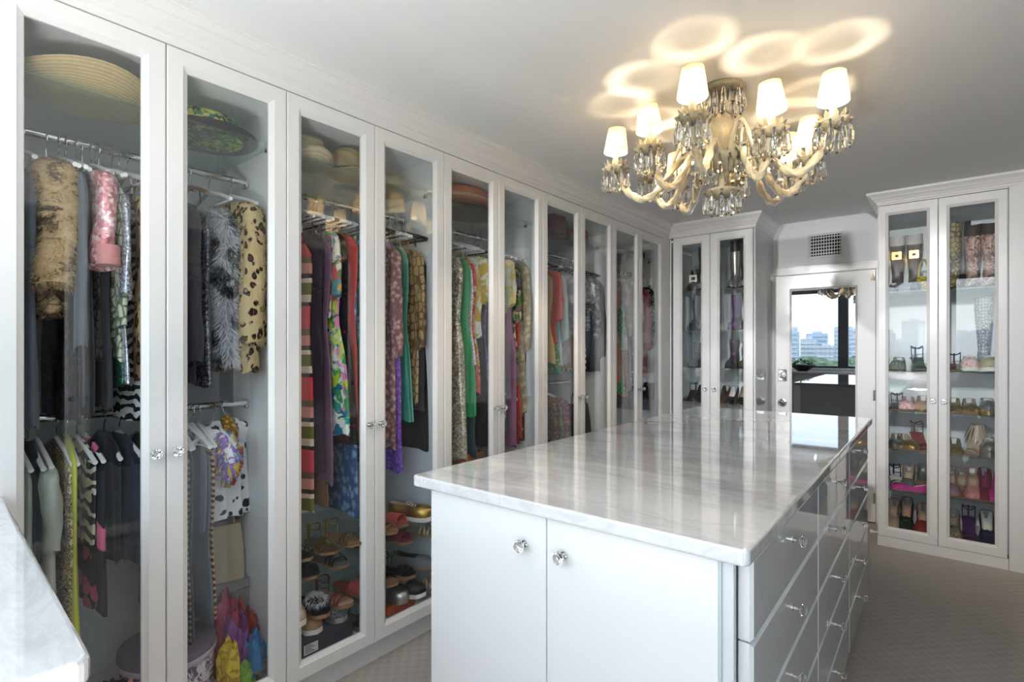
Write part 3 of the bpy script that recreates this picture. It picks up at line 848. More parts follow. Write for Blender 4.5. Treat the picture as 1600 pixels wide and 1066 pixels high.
    l1 = lt.nodes.new('ShaderNodeTexCoord'); l2 = lt.nodes.new('ShaderNodeSeparateXYZ'); l3 = lt.nodes.new('ShaderNodeMath'); l4 = lt.nodes.new('ShaderNodeMath'); l5 = lt.nodes.new('ShaderNodeMath')
    l3.operation = 'MULTIPLY'; l4.operation = 'SUBTRACT'; l4.inputs[0].default_value = 1; l5.operation = 'POWER'; l5.inputs[1].default_value = 4.0
    lt.links.new(l1.outputs['Normal'], l2.inputs[0]); lt.links.new(l2.outputs['Z'], l3.inputs[0]); lt.links.new(l2.outputs['Z'], l3.inputs[1])
    lt.links.new(l3.outputs[0], l4.inputs[1]); lt.links.new(l4.outputs[0], l5.inputs[0]); lt.links.new(l5.outputs[0], le.inputs['Strength'])
    lo = bpy.data.objects.new('bulb_light', L); link(lo, ch); lo.location = (px, py, zp + .134)
# ================================================================== CLOTHES
XR = XL - .30       # hanging rail line of the left run
HG = {}
def hanger_mesh(kind):
    m = MB()
    hook = [(.0, 0, -.075), (.0, 0, -.045)]
    for q in range(9):
        a = R(-70 + 250 * q / 8); hook.append((.019 * math.cos(a), 0, -.0188 + .021 * math.sin(a)))
    m.tube(hook, .0022, 6, mi=1)
    wv = .195
    pts = [(-wv, 0, -.135), (-wv*.6, 0, -.108), (-.03, 0, -.082), (0, 0, -.075), (.03, 0, -.082), (wv*.6, 0, -.108), (wv, 0, -.135)]
    m.tube(pts, .007 if kind != 'wire' else .0025, 8)
    if kind != 'wood': m.tube([(-wv, 0, -.135), (wv, 0, -.138)], .004 if kind != 'wire' else .002, 6)
    return m
M_HWHITE = paint('white_plastic', (235, 236, 238), .3)
M_HWOOD = paint('hanger_wood', (120, 88, 58), .4)
def hanger(kind, parent):
    if kind not in HG:
        HG[kind] = hanger_mesh(kind).build('hanger', [{'white': M_HWHITE, 'wood': M_HWOOD, 'wire': M_CHROME, 'black': M_BLACK}[kind], M_CHROME], parent, smooth=50)
        return HG[kind]
    return inst('hanger', HG[kind], parent)

def body_mesh(zt, zb, wt, wb, t, rnd, waist=.86, fold=1.0, n=40, lev=17, strap=False):
    """a garment hung edge-on: width along x, thickness along y, z relative to the rail"""
    rings = []; ph = [rnd.uniform(0, 2*PI) for _ in range(6)]; k1 = rnd.choice((4, 5, 6)); k2 = rnd.choice((9, 11, 13))
    Hh = zt - zb
    for i in range(lev):
        s = (i / (lev - 1)) ** 1.15
        z = zt - Hh * s; d = zt - z
        sh = min(1, d / .075)
        top = (.055 if not strap else wt*.72) + (wt - (.055 if not strap else wt*.72)) * math.sin(sh * PI / 2) ** .8
        if d > .075:
            q = (d - .075) / max(.05, Hh - .075)
            wst = 1 - (1 - waist) * math.exp(-((d - .36) / .13) ** 2)
            top = (wt + (wb - wt) * q) * wst
        tt = t * (.55 + .45 * min(1, d / .06)) * (1 + .12 * math.sin(d * 9 + ph[0]))
        am = fold * min(1, .25 + d * 1.4)
        ring = []
        for k in range(n):
            a = 2*PI*k/n; ca, sa = math.cos(a), math.sin(a)
            x = top * math.copysign(abs(ca) ** .7, ca); y = tt * math.copysign(abs(sa) ** .8, sa)
            f = .42*math.sin(k1*x/wt*2.2 + ph[1] + .8*d) + .25*math.sin(k2*x/wt*2 + ph[2] - 1.2*d)
            y *= (1 + am * f); y += t * .25 * am * math.sin(3*x/wt + ph[3])
            x *= 1 + .03 * am * math.sin(7*d + ph[4])
            zz = z + (.008 * math.sin(k1*a + ph[5]) if i == lev - 1 else 0)
            ring.append((x, y, zz))
        rings.append(ring)
    return MB().loft(rings[::-1])

def sleeve_mesh(sx, wt, zt, L, t, rnd, r0=.055, r1=.036):
    """a hanging sleeve: rounded shoulder, slack elbow, open cuff turned in"""
    rings = []; n = 18; ph = rnd.uniform(0, 6); sw = rnd.uniform(-.012, .012)
    ry = max(t*1.15, .014)
    for s, kx, inx in [(0, .25, .045), (.02, .62, .026), (.055, .86, .012), (.11, 1, 0)] + [(.11 + .89*i/11, 1, 0) for i in range(1, 12)] + [(1.0, .72, 0), (.97, .6, 0)]:
        z = zt - .012 - (L + .04) * s; x = sx * (wt * .90 + .030 * math.sin(min(1, s) * 2.0) - inx)
        r_ = (r0 + (r1 - r0) * s) * kx
        ring = []
        for k in range(n):
            a = 2*PI*k/n
            w_ = 1 + .08*math.sin(3*a + 7*s + ph) + .06*math.sin(19*s + ph + 1.5*math.sin(a))
            yr = min(r_, ry * (.75 + .25*kx) * (1 + .18*math.sin(6*s + ph)))
            ring.append((x + r_*.8*w_*math.cos(a) + sw*s, yr*w_*math.sin(a) + .3*ry*math.sin(3.2*s + ph)*s, z + .012*math.cos(a)*sx*s))
        rings.append(ring)
    return MB().loft(rings[::-1])

def fur_mesh(rings_src, n, L, rnd, droop=.6):
    """short hair blades on the surface of a mesh builder"""
    m = MB(); faces = rings_src.f; V = rings_src.v
    for _ in range(n):
        f = faces[rnd.randrange(len(faces))]
        if len(f) != 4: continue
        a, b_, c_, d_ = [Vector(V[i]) for i in f]
        u_, w_ = rnd.random(), rnd.random()
        p = (a*(1-u_) + b_*u_)*(1-w_) + (d_*(1-u_) + c_*u_)*w_
        nn = (b_ - a).cross(d_ - a)
        if nn.length < 1e-9: continue
        nn.normalize()
        dr = (nn + Vector((rnd.uniform(-.5, .5), rnd.uniform(-.5, .5), -droop + rnd.uniform(-.4, .3)))).normalized()
        sd = dr.cross(Vector((rnd.uniform(-1, 1), rnd.uniform(-1, 1), .3))).normalized() * L * .07
        l_ = L * rnd.uniform(.6, 1.2)
        m.add([p - sd, p + sd, p + dr * l_ + Vector((0, 0, -l_*.25))], [(0, 1, 2)])
    return m

def garment(name, cat, label, y, zt, zb, wt, wb, t, mat, sleeve=0, sm=None, hk='white', zr=2.03, waist=.86, fold=1.0, fur=None, rz=None, x=None, strap=False, group=None, hang=True, sr=None):
    rnd = random.Random(hash((round(y*1000), round(zt*100))) & 0xffff)
    g = thing(name, label, cat, (x if x is not None else XR + rnd.uniform(-.012, .012), y, zr + .0125), rz if rz is not None else rnd.uniform(-.10, .10), group)
    off = zr + .0125
    bm_ = body_mesh(zt - off, zb - off, wt, wb, t, rnd, waist, fold, strap=strap)
    bm_.build('body', mat, g, smooth=70)
    sl = []
    if sleeve:
        for sx in (1, -1):
            s_ = sleeve_mesh(sx, wt, zt - off, sleeve, t, rnd, *(sr or ((.06, .045) if fur else (.05, .034))))
            s_.build('sleeve', sm or mat, g, smooth=70); sl.append(s_)
    if fur:
        allm = MB()
        for q in [bm_] + sl: allm.add(q.v, q.f)
        tag(fur_mesh(allm, fur[0], fur[1], rnd).build('fur', fur[2] if len(fur) > 2 else mat, g), kind='stuff')
    if hang and hk:
        h = hanger(hk, g); h.location = (0, 0, -.002 - max(0, off - .10 - zt) * 0); h.rotation_euler = (0, 0, rnd.uniform(-.04, .04))
        if zt < off - .16:      # strappy dress: two ribbons up to the hanger bar
            rb = MB()
            for sx in (1, -1): rb.tube([(sx*.10, 0, -.105), (sx*.11, 0, zt - off + .01)], .0025, 5)
            rb.build('strap', mat, g)
    return g

LW = 1.148
DARK1 = cloth('slate_wool', (104, 112, 122)); DARK2 = cloth('black_crepe', (40, 40, 46)); DARK3 = cloth('charcoal_wool', (78, 80, 88))
NAVY = cloth('navy_crepe', (50, 56, 76)); PLUM = cloth('plum_black_crepe', (62, 46, 62))
M_TIGERFUR = smudge('tawny_fur', (176, 150, 112), (92, 76, 58), 13)
M_LEOP = leopard('leopard_fur', (206, 182, 138), (44, 34, 30), (90, 68, 48), 36)
M_LEOSILK = leopard('leopard_silk', (196, 164, 118), (52, 36, 30), (140, 100, 66), 26)
M_PINKSEQ = sequin('pink_sequins', (236, 168, 172), (196, 110, 118), .35, 95)
M_PINKKNIT = cloth('pink_knit', (232, 160, 160))
M_PALESNAKE = snake('pale_python', (206, 210, 188), (104, 110, 96), 42)
M_GREENSEQ = sequin('emerald_sequins', (30, 104, 78), (10, 48, 36))
M_SILVSEQ = sequin('silver_sequins', (196, 200, 214), (96, 104, 124), .22, 170)
M_ZEBRA = bands('zebra_print', (232, 232, 230), (34, 36, 38), 9, 6)
M_PALEGREEN = satin('pale_sage_satin', (186, 194, 182), .42)
M_GOLDBEAD = sequin('bronze_beads', (170, 152, 112), (58, 48, 38), .4, 190)
M_LIME = satin('lime_satin', (206, 212, 40), .4)
M_BWSTRIPE = bands('black_ivory_swirl', (214, 208, 190), (34, 34, 38), 7, 9)
M_PINKBLK = spots('black_with_pink_flowers', (40, 38, 46), (238, 120, 168), 11, .36)
M_BLKSEQ = sequin('black_sequins', (92, 92, 104), (14, 14, 18), .3, 160)
M_FOX = cloth('silver_fox', (196, 198, 206)); M_FOXD = leopard('fox_hair', (214, 216, 222), (98, 100, 108), (60, 60, 66), 12)
M_TIGERPR = bands('tiger_print', (216, 164, 96), (30, 26, 24), 15, 3)
M_TIGERGREY = bands('dark_tiger_print', (150, 132, 112), (62, 66, 76), 15, 3)
M_PURPLE = cloth('purple_fringe', (150, 110, 200)); M_DALM = spots('white_fur_black_spots', (238, 238, 240), (34, 36, 44), 22, .30)
M_REDSTR = stripes('red_olive_stripes', 3.4, (226, 76, 84, 3), (50, 36, 36, .5), (236, 214, 190, 1.0), (120, 116, 50, 1.6), (236, 214, 190, .6), (60, 50, 44, .6), (226, 150, 140, 1.4), (120, 96, 70, .9))
M_MAUVE = satin('mauve_chiffon', (132, 96, 124)); M_TAN = satin('tan_chiffon', (158, 116, 78))
M_TROP = floral('tropical_print', 11, (40, 160, 160), (190, 214, 60), (242, 244, 240), (30, 110, 150), (236, 150, 190), (60, 150, 90), (220, 232, 120))
M_SPLASH = floral('blue_leaf_print', 16, (60, 150, 170), (40, 110, 100), (160, 190, 220), (36, 130, 90))
M_BLKRED = spots('black_with_red_lace', (30, 28, 34), (128, 36, 44), 26, .22)
M_RED = satin('red_silk', (222, 48, 50)); M_BLUEPR = lace('pale_blue_print', (150, 184, 216), (70, 100, 150), 26)
M_PINKLACE = lace('dusty_pink_lace', (206, 160, 158), (128, 88, 88), 42)
M_VIOLET = lace('violet_lace', (160, 110, 214), (110, 66, 170), 60)
M_TEAL = satin('teal_chiffon', (44, 148, 126)); M_AQUA = satin('aqua_chiffon', (110, 190, 168))
M_PYTHON = snake('tan_python_print', (184, 152, 104), (110, 84, 54), 30)
M_GREYST = cloth('dark_grey_knit', (70, 68, 68)); M_FLSH = floral('multi_floral', 17, (198, 92, 110), (96, 150, 160), (232, 222, 206), (120, 130, 70), (150, 80, 120), (220, 170, 90))
M_MULTISEQ = sequin('champagne_sequins', (204, 196, 176), (128, 116, 100), .35, 120)
M_GREEN = satin('emerald_satin', (52, 174, 108)); M_YELFL = floral('yellow_floral', 13, (226, 204, 84), (238, 234, 210), (196, 206, 120), (214, 180, 40), (240, 240, 230))
M_WHSEQ = sequin('white_pink_sequins', (228, 216, 214), (188, 170, 172), .5, 140)
M_ORPR = floral('coral_mustard_print', 14, (230, 96, 80), (228, 180, 60), (240, 226, 200), (214, 70, 90), (236, 140, 90))
M_DTEAL = satin('dark_teal_satin', (44, 84, 88)); M_LILAC = lace('lilac_ruffle', (176, 158, 220), (128, 106, 180), 22)
M_CREAM = floral('white_yellow_blouse', 12, (240, 236, 222), (238, 228, 190), (228, 214, 150), (240, 240, 236)); M_MAUVE2 = satin('orchid_satin', (178, 118, 160))
M_JUNGLE = floral('jungle_green_print', 15, (48, 110, 54), (110, 150, 70), (214, 206, 170), (30, 70, 50), (160, 100, 130))
M_BEIGE = lace('champagne_lace', (222, 206, 172), (176, 158, 126), 30); M_REDDOT = spots('wine_with_cream_dots', (150, 40, 48), (232, 214, 190), 30, .3)
M_BRDOT = spots('brown_with_beige_dots', (84, 62, 54), (206, 180, 150), 44, .3); M_RED2 = satin('vermilion_satin', (216, 62, 44))
M_GOLDSILK = satin('gold_silk', (206, 176, 112)); M_PALEBLUE = satin('pale_blue_silk', (178, 204, 214)); M_GREYWH = lace('grey_white_blouse', (218, 216, 212), (160, 160, 158), 18)
M_GRDOT = spots('green_with_gold_dots', (52, 134, 84), (196, 196, 96), 50, .3); M_TWEED = lace('brown_tweed', (150, 120, 96), (84, 60, 56), 50)
M_PINKTW = lace('pink_tweed', (196, 90, 120), (80, 44, 58), 48); M_OLIVETW = lace('olive_tweed', (120, 112, 90), (56, 56, 50), 50)
M_STAR = sequin('charcoal_crystal_beads', (120, 122, 130), (40, 40, 46), .4, 70); M_HOUND = checks('black_ivory_check', (226, 222, 214), (28, 28, 30), 46)
M_PEACH = satin('peach_silk', (226, 186, 160)); M_SALMON = satin('salmon_silk', (226, 140, 132)); M_WHITEBL = lace('white_ruffle', (234, 232, 228), (196, 194, 190), 20)
M_GREENCH = checks('green_check', (60, 150, 100), (120, 190, 150), 50); M_CORAL = satin('coral_satin', (216, 92, 76)); M_MINT = satin('pale_mint_silk', (206, 222, 214))
M_BLKDOT = spots('black_with_white_dots', (34, 32, 36), (206, 200, 196), 40, .25); M_ROSE = satin('rose_pink_silk', (216, 150, 170)); M_CRIM = satin('crimson_wool', (190, 36, 62))
M_DENIM = floral('dark_floral_skirt', 26, (38, 40, 52), (52, 56, 72), (120, 60, 90), (30, 32, 40))

G = [
 # name, category, label, y, zt, zb, wt, wb, t, material, options
 ('fur_jacket', 'jacket', 'tawny brown tiger-marked fur jacket with a thick sleeve, behind the first glass door', 0.345, 1.935, 1.46, .19, .20, .040, M_TIGERFUR, dict(sleeve=.34, fur=(5000, .018), hk='wire')),
 ('long_coat', 'coat', 'slate grey long coat hanging right of the tawny fur jacket', 0.392, 1.915, 1.20, .20, .22, .012, DARK1, dict(sleeve=.5)),
 ('long_dress', 'dress', 'plain black long dress behind the slate grey coat', 0.418, 1.912, 1.17, .19, .22, .011, DARK2, dict()),
 ('long_dress', 'dress', 'charcoal long dress just left of the pink sequin cardigan', 0.436, 1.90, 1.17, .18, .2, .010, DARK3, dict()),
 ('sequin_cardigan', 'cardigan', 'short pink sequin cardigan with a plain pink cuff, behind the first glass door', 0.456, 1.925, 1.62, .195, .19, .026, M_PINKSEQ, dict(sleeve=.26, sr=(.072, .05))),
 ('python_dress', 'dress', 'pale green python print dress hanging under the pink cardigan', .470, 1.90, 1.33, .185, .2, .012, M_PALESNAKE, dict(sleeve=.42)),
 ('sequin_dress', 'dress', 'emerald green sequin dress beside the silver one', .492, 1.885, 1.25, .185, .2, .010, M_GREENSEQ, dict()),
 ('sequin_dress', 'dress', 'silver and blue sequin dress behind the first glass door', .512, 1.875, 1.265, .19, .235, .012, M_SILVSEQ, dict(sleeve=.3)),
 ('zebra_dress', 'dress', 'black and white zebra print long dress, its hem above the lower rail', .533, 1.86, 1.135, .17, .21, .010, M_ZEBRA, dict()),
 ('leopard_dress', 'dress', 'leopard print silk dress at the right edge of the first door', .553, 1.875, 1.26, .19, .2, .011, M_LEOSILK, dict(sleeve=.45)),
 ('evening_dress', 'dress', 'dark plum dress behind the frame between the first two doors', .60, 1.88, 1.2, .18, .2, .014, PLUM, dict()),
 ('long_coat', 'coat', 'charcoal coat at the left edge of the second door, upper rail', .690, 1.885, 1.25, .20, .2, .022, cloth('dark_coat', (66, 66, 72)), dict(sleeve=.52, hk='wood')),
 ('sequin_dress', 'dress', 'black sequin dress behind the second glass door', .748, 1.875, 1.235, .19, .225, .020, M_BLKSEQ, dict(sleeve=.0, hk='wood')),
 ('fox_fur_stole', 'fur', 'fluffy silver grey fox fur vest behind the second glass door', .818, 1.89, 1.31, .165, .17, .030, M_FOX, dict(fur=(11000, .038, M_FOXD), hk='white')),
 ('leopard_fur_coat', 'coat', 'cream and black leopard fur coat at the right of the second door', .893, 1.93, 1.28, .19, .20, .036, M_LEOP, dict(sleeve=.50, fur=(5000, .015), hk='white')),
]
G += [
 ('wide_trousers', 'trousers', 'grey blue wide trousers showing below the tawny fur jacket', .292, 1.90, 1.14, .19, .20, .014, cloth('grey_blue_wool', (112, 122, 136)), dict()),
 ('long_dress', 'dress', 'black lace long dress between the fur jacket and the slate coat', .374, 1.89, 1.15, .185, .225, .008, lace('black_lace', (66, 62, 74), (30, 28, 36), 60), dict()),
 ('long_dress', 'dress', 'dark slate pleated dress behind the pink cardigan', .478, 1.87, 1.18, .18, .215, .006, cloth('dark_slate_crepe', (62, 68, 78)), dict()),
]
G2 = [  # lower rail of the first two doors
 ('satin_dress', 'dress', 'pale sage satin dress on the lower rail, far left edge', 0.275, 1.06, .60, .20, .22, .016, M_PALEGREEN, dict()),
 ('tailored_jacket', 'jacket', 'black tailored jacket on the lower rail between two sage satin dresses', 0.302, 1.085, .74, .17, .18, .013, NAVY, dict()),
 ('satin_dress', 'dress', 'pale sage satin dress left of the bronze beaded dress', 0.324, 1.035, .42, .215, .245, .018, M_PALEGREEN, dict(sleeve=.2, waist=.95)),
 ('beaded_dress', 'dress', 'bronze beaded long dress on the lower rail behind the first door', 0.370, 1.06, .36, .205, .232, .018, M_GOLDBEAD, dict(waist=.92)),
 ('lime_dress', 'dress', 'bright lime yellow satin dress on the lower rail', 0.394, 1.09, .47, .215, .235, .014, M_LIME, dict(waist=.9)),
 ('swirl_dress', 'dress', 'black dress with ivory swirls right of the lime dress', 0.418, 1.08, .76, .18, .19, .010, M_BWSTRIPE, dict()),
 ('flower_dress', 'dress', 'black dress with big pink flowers on the lower rail', 0.442, 1.08, .56, .195, .215, .016, M_PINKBLK, dict(waist=.92)),
 ('evening_dress', 'dress', 'black ruffled dress on the lower rail, right part of the first door', .490, 1.09, .70, .185, .2, .018, DARK2, dict()),
 ('evening_dress', 'dress', 'dark navy dress at the right edge of the first door, lower rail', .535, 1.08, .68, .18, .2, .016, NAVY, dict()),
 ('trousers', 'trousers', 'folded dark trousers behind the frame between doors one and two', .60, 1.07, .62, .15, .16, .016, DARK3, dict()),
 ('long_dress', 'dress', 'slate blue long dress, leftmost of the row on white hangers', .660, 1.055, .40, .18, .2, .016, DARK1, dict()),
 ('long_dress', 'dress', 'dark grey bronze-flecked dress among the white hangers', .690, 1.05, .36, .18, .2, .012, M_TIGERGREY, dict()),
 ('long_dress', 'dress', 'slate long dress in the middle of the row of white hangers', .715, 1.045, .38, .18, .2, .012, cloth('slate_jersey', (82, 90, 102)), dict()),
 ('long_dress', 'dress', 'blue grey long dress beside the tiger print dress', .738, 1.04, .40, .18, .2, .010, cloth('blue_grey_jersey', (92, 102, 116)), dict()),
 ('blouse', 'blouse', 'grey lavender blouse among the white hangers', .757, 1.04, .72, .18, .18, .009, cloth('lavender_cotton', (132, 128, 156)), dict()),
 ('tiger_dress', 'dress', 'orange and black tiger print dress on the lower rail behind the second door', .780, 1.035, .41, .185, .19, .013, M_TIGERPR, dict()),
 ('fringed_blouse', 'top', 'bright purple fringed top with white tassels on the lower rail', .826, 1.07, .89, .12, .17, .022, M_PURPLE, dict(sleeve=.12, sm=floral('fringe_mix', 24, (240, 240, 244), (150, 110, 200), (232, 200, 60), (110, 160, 220)), fur=(700, .03, floral('fringe_mix', 24, (240, 240, 244), (150, 110, 200), (232, 200, 60), (110, 160, 220))))),
 ('spotted_jacket', 'jacket', 'white plush jacket with black spots, mustard scarf and red lining', 0.872, 1.09, .72, .10, .115, .042, M_DALM, dict(sleeve=.22, rz=-1.0, waist=.97)),
]
G3 = [  # doors three and four
 ('striped_dress', 'dress', 'red, cream and olive striped long dress at the left of the third door', 1.140, 1.80, .70, .18, .19, .026, M_REDSTR, dict(strap=True, fold=.5)),
 ('maxi_dress', 'dress', 'black velvet long dress right of the striped dress', 1.180, 1.86, .86, .19, .21, .018, PLUM, dict(strap=True)),
 ('maxi_dress', 'dress', 'mauve sheer long dress between the black and tan dresses', 1.204, 1.84, .80, .18, .19, .012, M_MAUVE, dict(strap=True)),
 ('maxi_dress', 'dress', 'tan brown sheer long dress left of the tropical print dress', 1.222, 1.84, .70, .175, .18, .011, M_TAN, dict(strap=True)),
 ('floral_blouse', 'blouse', 'multi-coloured floral blouse above the tropical dress, third door', 1.240, 1.88, 1.50, .18, .18, .011, M_FLSH, dict(sleeve=.25, hk='black')),
 ('tropical_dress', 'dress', 'turquoise and lime tropical print long dress behind the third door', 1.258, 1.86, 1.00, .175, .235, .018, M_TROP, dict(strap=True, waist=.8, fold=.7)),
 ('lace_dress', 'dress', 'black full-skirted dress with a dark red lace bodice, third door', 1.295, 1.87, .96, .17, .24, .018, M_BLKRED, dict(strap=True)),
 ('red_coat', 'coat', 'scarlet red silk coat at the right edge of the third door', 1.345, 1.89, .98, .20, .21, .014, M_RED, dict(sleeve=.0)),
 ('print_dress', 'dress', 'pale blue printed long dress hanging low behind the third door', 1.358, 1.70, .63, .19, .20, .010, M_BLUEPR, dict(strap=True)),
 ('floral_blouse', 'blouse', 'leaf print teal blouse hidden behind the frame of the third and fourth doors', 1.405, 1.89, 1.3, .19, .19, .014, M_SPLASH, dict(hk='black')),
 ('long_dress', 'dress', 'black dress behind the left frame of the fourth door', 1.445, 1.88, .95, .19, .2, .018, DARK2, dict(hk='black')),
 ('lace_dress', 'dress', 'dusty pink lace dress at the left of the fourth door', 1.545, 1.86, .90, .20, .19, .024, M_PINKLACE, dict(sleeve=.48, hk='black')),
 ('lace_dress', 'dress', 'violet purple lace long dress behind the fourth door', 1.580, 1.87, .79, .18, .225, .020, M_VIOLET, dict(strap=True)),
 ('chiffon_dress', 'dress', 'teal green chiffon dress behind the fourth door', 1.622, 1.87, 1.02, .165, .215, .018, M_TEAL, dict(strap=True)),
 ('chiffon_dress', 'dress', 'pale aqua chiffon dress pressed against the teal green one', 1.654, 1.86, 1.02, .165, .205, .012, M_AQUA, dict(strap=True)),
 ('python_dress', 'dress', 'tan python print sleeved dress behind the fourth door', 1.690, 1.87, 1.10, .185, .18, .014, M_PYTHON, dict(sleeve=.45, hk='black')),
 ('knit_dress', 'dress', 'dark grey knit dress at the right of the fourth door', 1.718, 1.87, 1.06, .18, .185, .013, M_GREYST, dict(hk='black')),
 ('long_coat', 'coat', 'black long coat last on the rail of the fourth door', 1.742, 1.87, .86, .185, .2, .010, DARK2, dict(hk='black')),
]
G4 = [  # doors five and six
 ('floral_blouse', 'blouse', 'teal and rose floral blouse behind the frame left of the fifth door', 1.84, 1.89, 1.2, .19, .2, .022, M_FLSH, dict(hk='black')),
 ('sequin_dress', 'dress', 'long champagne sequin dress at the left of the fifth door', 1.985, 1.89, .78, .19, .22, .030, M_MULTISEQ, dict()),
 ('satin_dress', 'dress', 'emerald satin dress left of the yellow floral blouse', 2.050, 1.86, 1.00, .175, .21, .018, M_GREEN, dict(strap=True)),
 ('sequin_blouse', 'top', 'white and pink sequin top beside the emerald satin dress', 2.085, 1.85, 1.27, .18, .22, .014, M_WHSEQ, dict(strap=True)),
 ('print_dress', 'dress', 'coral and mustard print dress below the yellow floral blouse', 2.110, 1.86, 1.12, .18, .21, .012, M_ORPR, dict(strap=True)),
 ('satin_skirt', 'skirt', 'dark teal satin long skirt low behind the fifth door', 2.075, 1.24, .77, .17, .21, .012, M_DTEAL, dict(strap=True, x=XR + .03)),
 ('floral_blouse', 'blouse', 'yellow and white floral blouse behind the fifth door', 2.145, 1.895, 1.43, .195, .20, .014, M_YELFL, dict(sleeve=.22)),
 ('long_dress', 'dress', 'black feather-trimmed dress at the right of the fifth door', 2.185, 1.86, .82, .18, .2, .018, DARK2, dict(fur=(900, .03), hk='black')),
 ('ruffle_dress', 'dress', 'lilac ruffled long dress low at the right edge of the fifth door', 2.215, 1.80, .80, .16, .19, .012, M_LILAC, dict(strap=True)),
 ('long_dress', 'dress', 'plum dress behind the frame between the fifth and sixth doors', 2.275, 1.88, .85, .185, .2, .02, PLUM, dict()),
 ('print_dress', 'dress', 'blue leaf print dress behind the left frame of the sixth door', 2.330, 1.88, .85, .185, .2, .02, M_SPLASH, dict()),
 ('white_blouse', 'blouse', 'white and pale yellow blouse at the left of the sixth door', 2.405, 1.91, 1.58, .19, .19, .018, M_CREAM, dict(sleeve=.24)),
 ('satin_dress', 'dress', 'orchid satin long dress behind the sixth door', 2.432, 1.88, .78, .185, .21, .014, M_MAUVE2, dict()),
 ('jungle_dress', 'dress', 'jungle green leaf print dress behind the sixth door', 2.462, 1.88, 1.15, .185, .2, .014, M_JUNGLE, dict(sleeve=.3)),
 ('dotted_dress', 'dress', 'wine dotted long dress low behind the sixth door', 2.486, 1.80, .80, .185, .2, .011, M_REDDOT, dict(strap=True)),
 ('satin_dress', 'dress', 'vermilion satin long dress low behind the sixth door', 2.506, 1.60, .82, .185, .2, .010, M_RED2, dict(strap=True)),
 ('lace_coat', 'coat', 'champagne lace coat behind the sixth door', 2.528, 1.91, .98, .20, .2, .012, M_BEIGE, dict(sleeve=.5)),
 ('dotted_dress', 'dress', 'brown dress with beige dots last on the rail of the sixth door', 2.551, 1.88, .80, .19, .2, .013, M_BRDOT, dict(sleeve=.45)),
]
G5 = [  # doors seven and eight
 ('gold_blouse', 'blouse', 'peach silk blouse behind the left frame of the seventh door', 2.620, 1.89, 1.25, .19, .2, .024, M_PEACH, dict(hk='black')),
 ('gold_dress', 'dress', 'gold silk dress at the left of the seventh door', 2.820, 1.89, 1.27, .185, .2, .018, M_GOLDSILK, dict(hk='black')),
 ('red_dress', 'dress', 'vermilion red satin dress behind the seventh door', 2.868, 1.90, 1.40, .195, .2, .018, M_RED2, dict(sleeve=.3, hk='black')),
 ('silk_dress', 'dress', 'pale blue silk dress right of the vermilion dress', 2.935, 1.89, 1.25, .19, .2, .018, M_PALEBLUE, dict(sleeve=.42, hk='black')),
 ('dotted_skirt', 'skirt', 'green skirt with gold dots at the bottom of the seventh door rail', 2.905, 1.40, 1.20, .18, .2, .010, M_GRDOT, dict(strap=True, x=XR + .02)),
 ('ruffle_blouse', 'blouse', 'grey and white ruffled blouse behind the seventh door', 3.000, 1.905, 1.26, .195, .2, .026, M_GREYWH, dict(sleeve=.4, hk='black')),
 ('dark_blouse', 'blouse', 'dark green blouse behind the right frame of the seventh door', 2.700, 1.90, 1.24, .19, .2, .016, cloth('bottle_green', (46, 74, 60)), dict(hk='black')),
 ('peach_dress', 'dress', 'peach silk dress at the left edge of the eighth door', 3.215, 1.89, 1.22, .185, .2, .024, M_PEACH, dict(hk='black')),
 ('check_dress', 'dress', 'black and ivory checked dress below the crystal beaded jacket', 3.285, 1.86, 1.20, .18, .185, .020, M_HOUND, dict(hk='black')),
 ('beaded_jacket', 'jacket', 'charcoal jacket scattered with crystal beads behind the eighth door', 3.345, 1.915, 1.50, .20, .19, .024, M_STAR, dict(sleeve=.42, hk='black')),
 ('navy_coat', 'coat', 'dark navy coat last on the rail of the eighth door', 3.405, 1.90, 1.20, .20, .2, .024, NAVY, dict(sleeve=.55, hk='black')),
]
G6 = [  # lower rail of doors seven and eight
 ('tweed_jacket', 'jacket', 'brown tweed jacket first on the low rail of the seventh door', 2.850, 1.055, .66, .19, .19, .024, M_TWEED, dict(sleeve=.36)),
 ('tweed_jacket', 'jacket', 'olive tweed jacket between two others on the low rail', 2.905, 1.05, .66, .19, .19, .022, M_OLIVETW, dict(sleeve=.36)),
 ('tweed_jacket', 'jacket', 'pink tweed jacket on the low rail of the seventh door', 2.960, 1.045, .66, .19, .19, .022, M_PINKTW, dict(sleeve=.36)),
 ('black_jacket', 'jacket', 'black jacket last on the low rail of the seventh door', 3.010, 1.04, .66, .185, .19, .02, DARK2, dict(sleeve=.36)),
]
